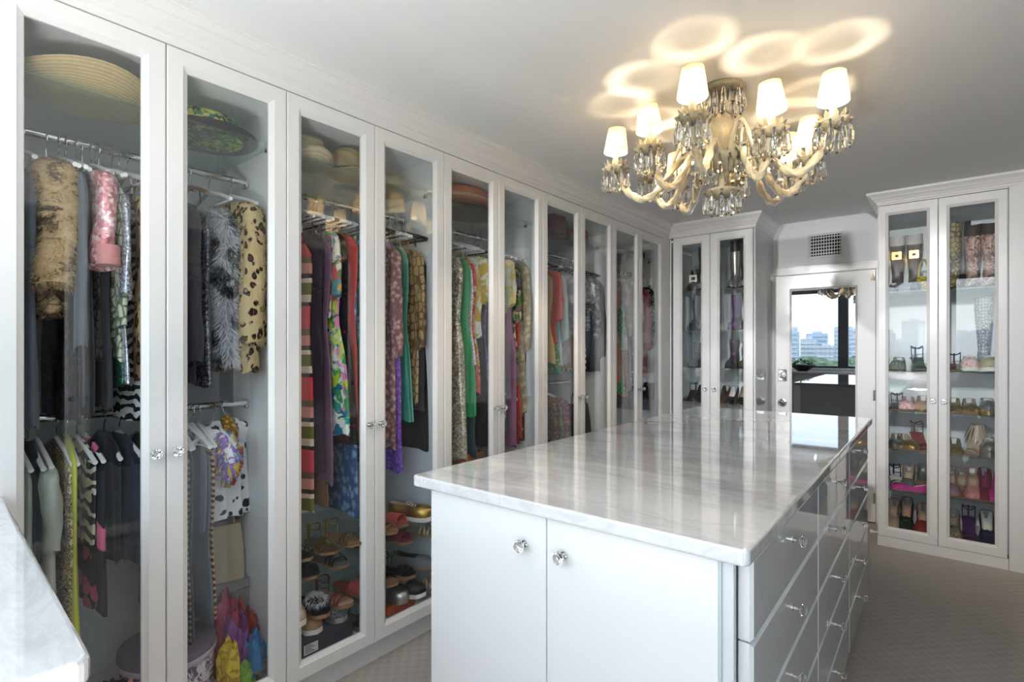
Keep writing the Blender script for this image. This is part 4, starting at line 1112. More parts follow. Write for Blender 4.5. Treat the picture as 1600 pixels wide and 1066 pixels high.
G7 = [  # doors nine and ten
 ('salmon_dress', 'dress', 'salmon pink silk dress at the left of the ninth door', 3.755, 1.89, 1.10, .19, .2, .03, M_SALMON, dict(sleeve=.0)),
 ('ruffle_blouse', 'blouse', 'white ruffled blouse behind the ninth door', 3.860, 1.93, 1.35, .20, .2, .03, M_WHITEBL, dict(sleeve=.42)),
 ('check_dress', 'dress', 'green checked dress behind the ninth door', 3.800, 1.72, 1.00, .18, .2, .010, M_GREENCH, dict(strap=True, x=XR + .02)),
 ('coral_dress', 'dress', 'coral satin dress behind the ninth door', 3.905, 1.88, .98, .19, .2, .018, M_CORAL, dict()),
 ('mint_dress', 'dress', 'pale mint silk dress at the right of the ninth door', 3.955, 1.90, 1.02, .19, .2, .018, M_MINT, dict(sleeve=.4)),
 ('dotted_dress', 'dress', 'black dress with white dots behind the right frame of the ninth door', 3.990, 1.89, 1.05, .19, .2, .016, M_BLKDOT, dict()),
 ('rose_dress', 'dress', 'rose pink silk dress at the left of the tenth door', 4.170, 1.89, 1.20, .19, .2, .026, M_ROSE, dict()),
 ('crimson_jacket', 'jacket', 'crimson wool jacket behind the tenth door', 4.235, 1.90, 1.12, .195, .2, .026, M_CRIM, dict(sleeve=.5)),
 ('dark_skirt', 'skirt', 'dark flowered long skirt low behind the tenth door', 4.262, 1.72, .84, .18, .2, .016, M_DENIM, dict(strap=True)),
 ('dotted_jacket', 'jacket', 'black spotted jacket last on the rail of the tenth door', 4.285, 1.92, 1.45, .20, .2, .022, M_BLKDOT, dict(sleeve=.5, hk='black')),
]
for lst, zr, grp in ((G, 2.03, 'clothes on the upper rail of the first two doors'), (G2, LW, 'clothes on the lower rail of the first two doors'), (G3, 2.03, 'clothes behind doors three and four'),
                     (G4, 2.03, 'clothes behind doors five and six'), (G5, 2.03, 'clothes on the upper rail behind doors seven and eight'), (G6, 1.12, 'jackets on the low rail behind door seven'), (G7, 2.03, 'clothes behind doors nine and ten')):
    for nm, ct, lb, y, zt, zb, wt, wb, t, mt, op in lst:
        garment(nm, ct, lb, y, zt, zb, wt, wb, t, mt, zr=zr, group=grp, **op)

# mustard scarf and red lining that belong to the spotted jacket, cuff of the pink cardigan
def find(label_start):
    return next(o for o in bpy.data.objects if str(o.get('label', '')).startswith(label_start))
sj = find('white plush jacket')
m = MB(); m.tube([(.03, .02, -.06), (.045, .052, -.10), (.055, .064, -.17), (.07, .066, -.25), (.085, .06, -.31)], [.02, .026, .026, .024, .016], 10)
m.build('knit_scarf', lace('mustard_knit', (206, 160, 40), (120, 84, 20), 60), sj, smooth=70)
m = MB(); m.tube([(-.02, .052, -.18), (.01, .062, -.24), (.05, .058, -.31)], [.008, .018, .012], 8); m.build('red_lining', cloth('red_felt', (190, 40, 36)), sj, smooth=70)
pc = find('short pink sequin')
m = MB(); m.lathe([(.0405, -.428), (.0425, -.424), (.041, -.372), (.0385, -.368)], 18, c=(.226, 0, 0), sy=.72); m.build('cuff', M_PINKKNIT, pc, smooth=60)

# dark clothes in the cabinets opposite (they show only in reflections)
oi = 0; OPG = None
for i in range(4):
    for j in range(7):
        x_ = XO + .30; y_ = 4.40 - i*1.02 - .10 - j*.135
        lab = 'dark coat hanging in the cabinets across the aisle'
        if OPG is None:
            OPG = garment('dark_coat', 'coat', lab, y_, 1.90, .55, .20, .21, .030, DARK3, sleeve=.5, x=x_, rz=0, hk='black', group='dark coats across the aisle')
        else: dup(OPG, (x_, y_, 2.0425), random.uniform(-.15, .15))
# ================================================================== SHOES
def sstep(a, b, x):
    q = max(0, min(1, (x - a) / (b - a))); return q*q*(3 - 2*q)
def shoe_w(t, point):
    w = .027 + .006*sstep(0, .12, t) - .005*sstep(.12, .4, t) + .014*sstep(.38, .70, t)
    if t < .06: w *= math.sqrt(max(0, 1 - ((.06 - t)/.075)**2))
    if t > .70:
        q = (t - .70) / .30
        w *= (1 - q**(1.4 if point else 2.6)) ** (.85 if point else .55) if q < 1 else 0
    return max(w, .0015)
def shoe_base(t, h, plat):
    return plat + h * (1 - sstep(.12, .66, t)) + .006 * sstep(.86, 1, t)
def shoe_parts(h=0, plat=.006, topen=.60, hs=.045, hb=.058, toe=.030, point=False, L=.245, heel='block', upper=True):
    N = 18; T = [i / (N - 1) for i in range(N)]
    up, ins, sole = [], [], []
    for t in T:
        y = (t - .5) * L; z = shoe_base(t, h, plat); w = shoe_w(t, point); wt_ = w * .86
        bh = hb + (hs - hb) * sstep(0, .35, t)
        bh = bh + (toe + .022 - bh) * sstep(.3, .62, t) if t < .7 else (toe + .022) + (toe - toe - .012) * sstep(.7, .95, t)
        cl = sstep(topen - .07, topen + .05, t)
        endf = 1 if t < .9 else max(.25, 1 - ((t - .9)/.1)**2 * .8)
        bh *= endf
        # outer wall left, rim, inner, rim, outer wall right
        zi = z + .004 + (bh*1.06 - .004) * cl
        pts = [(-w, y, z), (-w*1.05, y, z + bh*.45), (-wt_ + wt_*.18*cl, y, z + bh*(.98)),
               (-wt_*.55, y, z + .006 + (bh*1.05 - .006)*cl), (0, y, zi + .002 + bh*.05*cl), (wt_*.55, y, z + .006 + (bh*1.05 - .006)*cl),
               (wt_ - wt_*.18*cl, y, z + bh*.98), (w*1.05, y, z + bh*.45), (w, y, z)]
        up.append(pts)
        sole.append([(-w*1.04, y, z - plat), (-w*1.06, y, z - plat*.5), (-w*1.02, y, z + .001), (0, y, z + .002), (w*1.02, y, z + .001), (w*1.06, y, z - plat*.5), (w*1.04, y, z - plat), (0, y, z - plat)])
    return up, sole, T
def shoe(name, label, loc, rz, mat, kind='pump', h=.07, sole_m=None, lining=None, plat=.005, point=False, scale=1.0, accent=None, group=None):
    sole_m = sole_m or leather('tan_sole', (150, 112, 80)); lining = lining or leather('nude_lining', (214, 186, 160))
    g = thing(name, label, 'shoe', loc, rz, group)
    g.scale = (scale,) * 3
    L = .245
    par = dict(pump=(.48, .034, .055, .020), loafer=(.56, .044, .058, .024), sneaker=(.60, .058, .066, .034), slide=(.0, .02, .02, .03), sandal=(2, .0, .0, .0), boot=(.40, .075, .09, .034))[kind]
    up, sole, T = shoe_parts(h, plat, par[0] if kind not in ('slide',) else .55, par[1], par[2], par[3], point)
    MB().loft(sole, cap0=True, cap1=True).build('sole', sole_m, g, smooth=50)
    if kind in ('pump', 'loafer', 'sneaker', 'boot'):
        out = MB(); inn = MB()
        for seg in ((0, 1), (1, 2), (2, 3), (3, 4), (4, 5), (5, 6), (6, 7), (7, 8)):
            for i in range(len(up) - 1):
                mb = out
                if seg[0] in (2, 3, 4, 5) and T[i] < par[0] - .03: mb = inn
                a, b_ = seg; mb.add([up[i][a], up[i][b_], up[i+1][b_], up[i+1][a]], [(0, 1, 2, 3)])
        # weld so that shading is smooth
        for mb, nm, mt in ((out, 'upper', mat), (inn, 'lining', lining)):
            key = {}; vs = []; fs = []
            for f in mb.f:
                q = []
                for i in f:
                    p = tuple(round(c, 5) for c in mb.v[i])
                    if p not in key: key[p] = len(vs); vs.append(mb.v[i])
                    q.append(key[p])
                if len(set(q)) > 2: fs.append(tuple(dict.fromkeys(q)))
            MB().add(vs, fs).build(nm, mt, g, smooth=60)
        if kind != 'boot':
            rim = [up[i][2] for i in range(len(up)) if T[i] < par[0]]; rim2 = [up[i][6] for i in range(len(up)) if T[i] < par[0]]
            back = [Vector(rim[0]).lerp(Vector(rim2[0]), q) + Vector((0, -.004*math.sin(PI*q), 0)) for q in (.25, .5, .75)]
            MB().tube([Vector(p) for p in rim[::-1]] + back + [Vector(p) for p in rim2], .0018, 5).build('topline', accent or mat, g, smooth=60)
    else:
        ins = [[(x*.97, y, z + .003) for x, y, z in (r[2], r[3], r[4])] for r in sole]
        MB().loft(ins, closed=False).build('insole', lining, g, smooth=60)
        def strap_at(t, hh, wd, mb, t2=None):
            t2 = t2 if t2 is not None else t
            rings = []
            for k in range(9):
                q = k / 8; tt = t + (t2 - t) * q; y = (tt - .5)*L; w = shoe_w(tt, point) * 1.02; z = shoe_base(tt, h, plat)
                x = -w * math.cos(PI*q); zz = z + hh * math.sin(PI*q) ** .7
                rings.append([(x, y - wd/2, zz), (x, y + wd/2, zz), (x*.96, y + wd/2, zz - .002), (x*.96, y - wd/2, zz - .002)])
            mb.loft(rings)
        m = MB()
        if kind == 'slide': strap_at(.66, .045, .075, m); m.build('band', mat, g, smooth=60)
        else:
            strap_at(.80, .030, .012, m); strap_at(.62, .042, .010, m, .74); strap_at(.74, .042, .010, m, .60)
            m.tube([((.030*math.cos(2*PI*q/16)), -.085 + .040*math.sin(2*PI*q/16), shoe_base(.16, h, plat) + .068 + .008*math.cos(2*PI*q/8)) for q in range(17)], .0035, 6)
            z = shoe_base(.1, h, plat)
            m.tube([(0, -.122, z), (0, -.126, z + .04), (0, -.120, z + .07)], .005, 6); m.tube([(-.028, -.07, z), (-.03, -.075, z + .07)], .003, 5); m.tube([(.028, -.07, z), (.03, -.075, z + .07)], .003, 5)
            m.build('straps', mat, g, smooth=60)
    if h > .02:
        t0, t1 = .01, .17; z0 = h + plat*.2
        top = [(-.024, -.121, z0), (.024, -.121, z0), (.026, -.085, z0*.985 - .002), (-.026, -.085, z0*.985 - .002)]
        wd = .008 if h > .06 else .020
        bot = [(-wd, -.119, 0), (wd, -.119, 0), (wd, -.119 + wd*2.1, 0), (-wd, -.119 + wd*2.1, 0)]
        mid = [tuple(b_[i] + (a[i] - b_[i])*.35 if i < 2 else z0*.5 for i in range(3)) for a, b_ in zip(top, bot)]
        MB().loft([bot, mid, top]).build('heel', accent or mat, g, smooth=30)
    if kind == 'sneaker':
        m = MB()
        for q in range(5):
            t = .42 + q*.055; y = (t - .5)*L; z = shoe_base(t, h, plat) + .070 - q*.007
            m.tube([(-.020, y, z - .006), (0, y + .004, z + .003), (.020, y, z - .006)], .0028, 5)
            m.tube([(-.018, y + .012, z - .008), (0, y + .004, z + .002), (.018, y - .008, z - .006)], .0022, 5)
        m.build('laces', accent or cloth('pale_laces', (226, 222, 208)), g, smooth=60)
    return g

BL = leather('black_leather', (30, 29, 32)); NUDE = leather('nude_leather', (206, 172, 148)); BEIGE = leather('beige_leather', (196, 176, 148)); TANL = leather('tan_suede', (176, 134, 92), .8)
REDL = leather('dark_red_leather', (140, 50, 48)); CORALL = leather('coral_leather', (206, 96, 84)); WHITES = paint('white_rubber_sole', (228, 226, 220), .5)
MAG = leather('magenta_suede', (196, 44, 140), .7); WINE = leather('wine_suede', (124, 40, 64), .7); PURP = leather('purple_leather', (70, 40, 92)); PINKL = leather('pink_leather', (216, 150, 150)); MAUVEL = leather('mauve_leather', (176, 140, 150))
GREYL = leather('grey_suede', (128, 128, 132), .7); PEWTER = metal('pewter_leather', (150, 150, 146), .4); OLIVEG = metal('olive_gold_leather', (166, 146, 60), .4); CLEAR = mk_glass('clear_vinyl', (.92, .93, .93)); CAMO = snake('snake_leather', (160, 146, 124), (84, 74, 64), 40)
DENIMG = lace('grey_glitter', (150, 150, 156), (90, 92, 98), 120); ROSEG = lace('rose_lattice', (226, 140, 150), (240, 210, 210), 60); BROWNS = leather('brown_suede', (96, 64, 48), .8)

# right cabinet: five glass shelves and the floor; heel or toe to the room
Y1 = 4.62
def RS(z): return z + .0015
TOE = PI; HEEL = PI
RSHOES = [
 # label, x, z, rz, mat, kwargs
 ('black strappy high sandal', -.135, 1.215, TOE + .2, BL, dict(kind='sandal', h=.07, lining=BL)),
 ('grey glitter loafer', -.255, 1.215, TOE, DENIMG, dict(kind='loafer', h=.01, plat=.010)),
 ('black and red strappy sandal', .050, 1.215, TOE, BL, dict(kind='sandal', h=.03, lining=REDL)),
 ('pink grey sneaker with pale laces', .128, 1.215, TOE, ROSEG, dict(kind='sneaker', h=0, plat=.022, sole_m=WHITES)),
 ('taupe sneaker', .222, 1.215, TOE, BEIGE, dict(kind='sneaker', h=0, plat=.022, sole_m=WHITES)),
 ('grey strappy sandal', -.268, .935, TOE, GREYL, dict(kind='sandal', h=.02, lining=GREYL)),
 ('pink lattice loafer', -.202, .935, TOE, ROSEG, dict(kind='loafer', h=.01, plat=.010)),
 ('nude and gold loafer', -.118, .935, TOE, NUDE, dict(kind='loafer', h=.015, plat=.012, sole_m=M_GOLD)),
 ('gold leather loafer', .046, .935, TOE, M_GOLD, dict(kind='loafer', h=.01, plat=.012, lining=M_GOLD)),
 ('gold pointed loafer', .128, .935, TOE, OLIVEG, dict(kind='loafer', h=.01, plat=.012, lining=BEIGE)),
 ('silver gold sneaker', .218, .935, TOE, M_SILVER, dict(kind='sneaker', h=0, plat=.022, sole_m=M_GOLD)),
 ('silver flat', -.268, .667, TOE, M_SILVER, dict(kind='loafer', h=.008)),
 ('pale gold flat', -.200, .667, TOE + .3, M_GOLD, dict(kind='loafer', h=.008)),
 ('brown strappy heeled sandal', -.122, .667, TOE + .35, BROWNS, dict(kind='sandal', h=.085, lining=REDL)),
 ('olive gold flat', .050, .667, TOE, OLIVEG, dict(kind='loafer', h=.008, lining=OLIVEG)),
 ('fringed beige heeled sandal', .145, .667, TOE - .3, BEIGE, dict(kind='sandal', h=.09, lining=BEIGE)),
 ('silver sneaker', .222, .667, TOE, M_SILVER, dict(kind='sneaker', h=0, plat=.028, sole_m=M_SILVER)),
 ('black and white strappy sandal', -.262, .39, TOE + .2, BL, dict(kind='sandal', h=.04, lining=WHITES)),
 ('silver grey pump', -.198, .39, HEEL, DENIMG, dict(kind='pump', h=.07)),
 ('clear vinyl pump', -.120, .39, HEEL, CLEAR, dict(kind='pump', h=.08, lining=M_SILVER)),
 ('mauve pump', .036, .39, HEEL, MAUVEL, dict(kind='pump', h=.085)),
 ('clear silver-heeled pump', .088, .39, HEEL, CLEAR, dict(kind='pump', h=.085, lining=BEIGE, accent=M_SILVER)),
 ('pale pink pump with white sticker', .145, .39, HEEL, PINKL, dict(kind='pump', h=.085, lining=NUDE)),
 ('wine suede pump', .205, .39, HEEL, WINE, dict(kind='pump', h=.095, lining=WINE)),
 ('magenta pump', .238, .39, HEEL, MAG, dict(kind='pump', h=.075, lining=MAG)),
 ('beige slingback', -.285, .136, HEEL, BEIGE, dict(kind='pump', h=.08, accent=REDL)),
 ('nude and dark green pump', -.208, .136, HEEL, leather('dark_green_patent', (30, 52, 46), .2), dict(kind='pump', h=.10, lining=NUDE)),
 ('red suede pump', -.118, .136, HEEL, leather('red_suede', (150, 36, 44), .7), dict(kind='pump', h=.075, lining=BEIGE)),
 ('taupe pump', .045, .136, HEEL, CAMO, dict(kind='pump', h=.07, lining=BEIGE)),
 ('purple strappy heeled sandal', .125, .136, HEEL, PURP, dict(kind='sandal', h=.09, lining=PURP)),
 ('navy slingback', .215, .136, HEEL, leather('navy_satin', (40, 40, 74), .3), dict(kind='pump', h=.09, lining=WHITES)),
]
TIER = {1.215: 'fifth shelf up', .935: 'fourth shelf up', .667: 'third shelf up', .39: 'second shelf up', .136: 'cabinet floor'}
for lb, x, z, rz, mt, kw in RSHOES:
    zz = z if z > .2 else .07 + .0415
    kn = {'pump': 'pump', 'loafer': 'loafer', 'sneaker': 'sneaker', 'sandal': 'sandal'}[kw['kind']]
    s_ = shoe(kn, lb + ' on the %s of the shoe cabinet' % TIER[z] if z > .2 else lb + ' on the floor of the shoe cabinet', (x, Y1 + random.uniform(-.008, .008), zz + .0005), rz, mt, scale=1.12, group='shoes in the right cabinet', **kw)
fr = find('fringed beige'); rnd = random.Random(5); m = MB()
for i in range(60):
    a = rnd.uniform(0, 2*PI); p = Vector((.033*math.cos(a), -.085 + .043*math.sin(a), .165)); e = p + Vector((.028*math.cos(a) + rnd.uniform(-.01, .01), .03*math.sin(a), -rnd.uniform(.06, .12)))
    d = Vector((-math.sin(a), math.cos(a), 0))*.003; m.add([p - d, p + d, e + d, e - d], [(0, 1, 2, 3)])
tag(m.build('fringe', BEIGE, fr), kind='stuff')
pk = find('pale pink pump'); MB().box((-.013, -.118, .112), (.013, -.1175, .144)).build('sticker', paint('paper_white', (240, 240, 236), .6), pk, loc=(0, -.012, 0))
shoe('flat', 'bright magenta ballet flat lying sideways at the front of the second shelf', (-.195, 4.505, .3905), R(90), MAG, kind='pump', h=.004, plat=.008, lining=leather('pink_insole', (224, 170, 180)), scale=.82)

# tall boots
def boot(label, loc, rz, mat, shaft=.36, top_m=None, h=.05, plat=.008, rt=.055, group='tall boots', lean=0, sole_m=None, pat=None):
    g = thing('tall_boot', label, 'boot', loc, rz, group)
    up, sole, T = shoe_parts(h, plat, .34, .085, .10, .036, True)
    MB().loft(sole).build('sole', sole_m or BL, g, smooth=50)
    m = MB(); m.loft([r_ for r_ in up], closed=False); m.build('foot', mat, g, smooth=60)
    rings = []; n = 24
    for i in range(14):
        s = i / 13; z = .05 + h + s * shaft; r_ = .034 + (rt - .034) * sstep(.15, 1, s) + .006*math.sin(3*s)
        cy = -.070 + .004*s - lean*s*s
        ly = r_ * (1.05 if s > .2 else 1.05 + .35*(1 - s/.2))
        rings.append([(r_*.86*math.cos(2*PI*k_/n), cy + (ly if math.sin(2*PI*k_/n) > 0 else r_)*math.sin(2*PI*k_/n), z + .006*math.cos(2*2*PI*k_/n)*s) for k_ in range(n)])
    m = MB(); m.loft(rings, cap0=False, cap1=False); m.loft([[(x*.94, (y + .07)*.94 - .07, z - .001) for x, y, z in r_] for r_ in rings[::-1]], cap0=False, cap1=False)
    m.build('shaft', pat or mat, g, smooth=60)
    if top_m:
        q = rings[-4:]; MB().loft([[(x*1.06, (y + .07)*1.06 - .07, z + .004) for x, y, z in r_] for r_ in q], cap0=False, cap1=False).build('cuff', top_m, g, smooth=60)
    z0 = h
    MB().loft([[(-.02, -.12, 0), (.02, -.12, 0), (.02, -.082, 0), (-.02, -.082, 0)], [(-.024, -.121, z0), (.024, -.121, z0), (.025, -.08, z0), (-.025, -.08, z0)]]).build('heel', sole_m or BL, g, smooth=30)
    return g
BUTTER = floral('butterfly_print', 26, (206, 168, 158), (222, 204, 186), (110, 86, 84), (216, 190, 176), (160, 120, 116))
CUFFW = cloth('white_fleece', (226, 226, 230))
for i, x in enumerate((-.262, -.165)):
    bt = boot('grey suede tall boot with white cuff and gold buckle, %s of the pair' % ('left one' if i == 0 else 'right one'), (x, Y1 - .02, 1.7605), TOE, leather('grey_boot_suede', (120, 110, 108), .7), shaft=.30, top_m=CUFFW, rt=.050)
    m = frame_mesh(.036, .036, .006, .008).xform(Matrix.Translation((-.018, -.006, -.018))).xform(Matrix.Rotation(PI, 4, 'Z')).build('gold_buckle', M_BRASS, bt, loc=(0, -.012, .262), smooth=30)
    m = MB(); m.lathe([(.046, .24), (.049, .245), (.049, .279), (.046, .284)], 24, c=(0, -.068, 0), sx=.88, cap=False); m.build('strap', leather('taupe_strap', (90, 70, 60)), bt, smooth=40)
boot('python print tall boot at the left of the top shelf, right door', (.048, Y1 + .03, 1.7605), TOE, snake('yellow_python', (176, 160, 110), (70, 60, 44), 40), shaft=.36, rt=.052)
boot('plain black tall boot leaning behind the butterfly boots', (.098, Y1 + .055, 1.7605), TOE, BL, shaft=.37, rt=.046)
for i, x in enumerate((.145, .228)):
    boot('pink butterfly print tall boot with dark top, %s of the pair' % ('left one' if i == 0 else 'right one'), (x, Y1 - .03, 1.7605), TOE, BUTTER, shaft=.32, top_m=leather('dark_brown_suede', (62, 46, 40), .7), rt=.050)
boot('snake pattern tall boot with a pale blue grey foot, on the fifth shelf', (.205, Y1 + .10, 1.2155), TOE, leather('blue_grey_suede', (150, 160, 172), .7), shaft=.40, rt=.056, pat=snake('silver_snake', (196, 190, 190), (70, 72, 84), 62))
def bag(name, label, loc, rz, w_, d_, h_, mat, handle=.10, hm=None, taper=.8, group=None, flap=None):
    g = thing(name, label, 'bag', loc, rz, group)
    r0 = rpoly(-w_/2, -d_/2, w_/2, d_/2, min(d_, w_)*.22, 4); rings = []
    for i in range(8):
        s = i / 7; k_ = 1 + .05*math.sin(PI*s) - (1 - taper)*s; kd = 1 + .12*math.sin(PI*s) - (1 - taper)*1.6*s
        rings.append([(x*k_, y*max(.25, kd), h_*s) for x, y in r0])
    MB().loft(rings).build('bag_body', mat, g, smooth=50)
    if handle:
        for sy in ((-1, 1) if d_ > .03 else (1,)):
            pts = [(w_*.28*math.cos(PI*q/12)*1.0, sy*d_*.22, h_*.97 + handle*math.sin(PI*q/12)) for q in range(13)]
            MB().tube(pts, .0045, 7).build('handle', hm or mat, g, smooth=60)
    if flap: MB().box((-w_*.46, -d_*.62, h_*.45), (w_*.46, -d_*.50, h_*.98), bev=.004).build('flap', flap, g, smooth=40)
    return g
bag('handbag', 'yellow handbag with two tall thin handles on the top shelf of the shoe cabinet', (-.112, Y1 - .02, 1.7605), .2, .10, .06, .10, lace('yellow_beads', (214, 196, 84), (160, 140, 50), 60), handle=.12, hm=OLIVEG)
bag('clutch', 'flat dark navy clutch lying between the grey boots', (-.215, Y1 - .105, 1.7605), 0, .16, .035, .055, leather('navy_leather', (36, 42, 62)), handle=0, taper=.95)

# far cabinet: black boots, silver boots, pumps
YF1 = YF + .15
def FX(x): return x
for i, (x, hh) in enumerate(((-1.66, .34), (-1.585, .36), (-1.385, .36), (-1.31, .35))):
    boot('black leather tall boot on the top shelf of the corner cabinet, %s' % ['leftmost', 'second from left', 'third from left', 'fourth from left'][i], (x, YF1 + .06, 1.8605), TOE, BL, shaft=hh - .03, rt=.052, group='boots in the corner cabinet')
for i, x in enumerate((-1.36, -1.262)):
    boot('silver ankle-wrinkled tall boot in the corner cabinet, %s' % ('left one' if i == 0 else 'right one'), (x, YF1 - .03, 1.8605), TOE, M_SILVER, shaft=.22, rt=.048, group='boots in the corner cabinet', plat=.008)
for i, (x, mt, lb) in enumerate(((-1.70, BL, 'black buckled ankle boot'), (-1.60, GREYL, 'dark grey buckled ankle boot'))):
    bt = boot(lb + ' with a white strap, top shelf of the corner cabinet', (x, YF1 - .03, 1.8605), TOE, mt, shaft=.10, rt=.044, group='boots in the corner cabinet')
    frame_mesh(.05, .045, .005, .008).xform(Matrix.Translation((-.025, 0, 0))).xform(Matrix.Rotation(PI, 4, 'Z')).build('white_buckle', WHITES, bt, loc=(0, -.0, .095))
for i, (x, z, mt, lb, sh_) in enumerate(((-1.70, 1.52, BL, 'black tall boot', .22), (-1.60, 1.52, GREYL, 'charcoal tall boot', .22), (-1.36, 1.52, leather('purple_suede', (92, 52, 112), .7), 'purple suede tall boot', .20), (-1.27, 1.52, BL, 'black pointed tall boot', .22),
        (-1.69, 1.20, DENIMG, 'grey glitter ankle boot', .12), (-1.60, 1.20, BL, 'black ankle boot', .12), (-1.38, 1.20, leather('dark_plum_leather', (60, 40, 60)), 'dark plum ankle boot', .14), (-1.27, 1.20, BROWNS, 'brown suede ankle boot', .12))):
    boot(lb + ' on the %s shelf of the corner cabinet' % ('third' if z > 1.4 else 'second'), (x, YF1, z + .0005), TOE, mt, shaft=sh_, rt=.046, group='boots in the corner cabinet')
for x, mt, lb, li in ((-1.735, BL, 'black strappy sandal', BL), (-1.66, BL, 'black patent pump', BL), (-1.585, leather('ink_leather', (24, 24, 30)), 'ink black pointed pump', BL), (-1.455, BROWNS, 'brown pump', BROWNS), (-1.385, BL, 'black pump with white insole', WHITES), (-1.30, BL, 'black pump with beige insole', BEIGE)):
    kd = 'sandal' if 'sandal' in lb else 'pump'
    shoe(kd, lb + ' on the lowest visible shelf of the corner cabinet', (x, YF1, .9005), HEEL, mt, kind=kd, h=.085, lining=li, group='pumps in the corner cabinet')

# shoes below the long dresses, behind doors three and four
LS = [
 ('gold lace-up sneaker', 'sneaker', -1.985, 1.650, .542, R(-62), M_GOLD, dict(h=0, plat=.022, sole_m=WHITES)),
 ('coral leather slide', 'slide', -2.02, 1.545, .542, R(-75), CORALL, dict(h=.0, plat=.012, lining=CORALL)),
 ('tan flat sandal', 'sandal', -1.98, 1.455, .542, R(-80), TANL, dict(h=.0, plat=.010, lining=TANL)),
 ('gold strappy flat sandal', 'sandal', -1.985, 1.275, .542, R(-85), M_GOLD, dict(h=0, plat=.010, lining=TANL)),
 ('bronze strappy flat sandal beside the gold one', 'sandal', -1.985, 1.175, .542, R(-95), OLIVEG, dict(h=0, plat=.010, lining=leather('dark_insole', (96, 84, 66)))),
 ('black buckled flat sandal', 'sandal', -2.0, 1.06, .542, R(-85), BL, dict(h=0, plat=.012, lining=BL)),
 ('beige flat sandal', 'sandal', -1.985, 1.690, .464, R(-65), BEIGE, dict(h=0, plat=.010, lining=BEIGE)),
 ('dark wine slide', 'slide', -2.0, 1.56, .464, R(-80), WINE, dict(h=0, plat=.012, lining=WINE)),
 ('brown slide', 'slide', -2.0, 1.40, .464, R(-80), BROWNS, dict(h=0, plat=.012, lining=BROWNS)),
 ('black thong sandal', 'sandal', -2.0, 1.22, .464, R(-85), BL, dict(h=0, plat=.012, lining=GREYL)),
 ('black slide', 'slide', -2.0, 1.09, .464, R(-85), BL, dict(h=0, plat=.012, lining=BL)),
 ('dark grey loafer', 'loafer', -1.99, 1.665, .309, R(-65), GREYL, dict(h=0, plat=.012, lining=BL)),
 ('black strappy sandal', 'sandal', -1.985, 1.555, .309, R(-75), BL, dict(h=0, plat=.015, lining=BL)),
 ('black flat with tan insole', 'slide', -1.985, 1.46, .309, R(-80), BL, dict(h=0, plat=.012, lining=TANL)),
 ('coral red slide', 'slide', -1.99, 1.335, .309, R(-80), CORALL, dict(h=0, plat=.012, lining=CORALL)),
 ('dark red thong sandal', 'sandal', -1.975, 1.225, .309, R(-85), REDL, dict(h=0, plat=.012, lining=NUDE)),
 ('black slide with white fur', 'slide', -1.975, 1.125, .309, R(-90), BL, dict(h=0, plat=.015, lining=BL)),
 ('cream sneaker', 'sneaker', -1.985, 1.035, .309, R(-95), BEIGE, dict(h=0, plat=.022, sole_m=WHITES)),
 ('beige laced sandal', 'sandal', -1.975, 1.690, .207, R(-60), NUDE, dict(h=0, plat=.012, lining=BEIGE)),
 ('black slip-on with white sole', 'loafer', -1.97, 1.590, .207, R(-62), BL, dict(h=0, plat=.020, sole_m=WHITES)),
]
for lb, kd, x, y, z, rz, mt, kw in LS:
    shoe(kd if kd in ('sneaker', 'sandal', 'slide', 'loafer') else 'flat', lb + ' on the %s glass shelf below the dresses' % {.542: 'top', .464: 'second', .309: 'third', .207: 'lowest'}[z], (x, y, z + .0005), rz, mt, kind=kd, scale=.92, group='shoes below the long dresses', **kw)
fs = find('black slide with white fur'); mm = MB(); mm.lathe([(.01, .045), (.034, .05), (.04, .06), (.03, .075), (0, .08)], 12, c=(0, .04, 0), sy=1.1)
tag(fur_mesh(mm, 500, .022, random.Random(2), .2).build('fur', cloth('white_fur_trim', (226, 226, 230)), fs), kind='stuff')

def box_carton(label, loc, rz, w_, d_, h_, mat, lid=None, name='shoe_box'):
    g = thing(name, label, 'box', loc, rz)
    MB().box((-w_/2, -d_/2, 0), (w_/2, d_/2, h_ - .002), bev=.002).build('carton', mat, g)
    MB().box((-w_/2 - .003, -d_/2 - .003, h_ - .035), (w_/2 + .003, d_/2 + .003, h_), bev=.002).build('lid', lid or mat, g)
    return g
FZ = Z0 + .0405
b1 = box_carton('dark navy shoe box with a white paper label on the wardrobe floor, third door', (-2.065, 1.172, FZ), 0, .27, .235, .045 + .045, leather('navy_card', (44, 48, 62), .7))
m = MB(); m.box((.1385, -.105, .012), (.1392, -.045, .050)); m.build('paper_label', paint('label_white', (226, 226, 222), .7), b1)
m = MB()
for i in range(6): m.box((.1392, -.100, .018 + i*.0055), (.1396, -.06 - (i % 3)*.008, .0205 + i*.0055))
tag(m.build('label_print', paint('label_ink', (70, 70, 74), .7), b1), kind='stuff')
box_carton('bright orange shoe box on the wardrobe floor, fourth door', (-2.06, 1.545, FZ), 0, .26, .16, .048, leather('orange_card', (206, 84, 36), .7))
shoe('loafer', 'silver grey slip-on shoe on the navy shoe box', (-2.0, 1.225, FZ + .0915), R(-95), DENIMG, kind='loafer', h=0, plat=.020, sole_m=M_SILVER, scale=.92)
shoe('loafer', 'tan suede slip-on shoe on the navy shoe box', (-1.998, 1.115, FZ + .0915), R(-98), TANL, kind='loafer', h=0, plat=.020, sole_m=WHITES, scale=.92)
shoe('sandal', 'black flat sandal with gold studs on the wardrobe floor beside the navy box', (-2.0, 1.345, FZ + .001), R(-85), BL, kind='sandal', h=0, plat=.02, lining=BL, accent=M_GOLD, scale=.92)
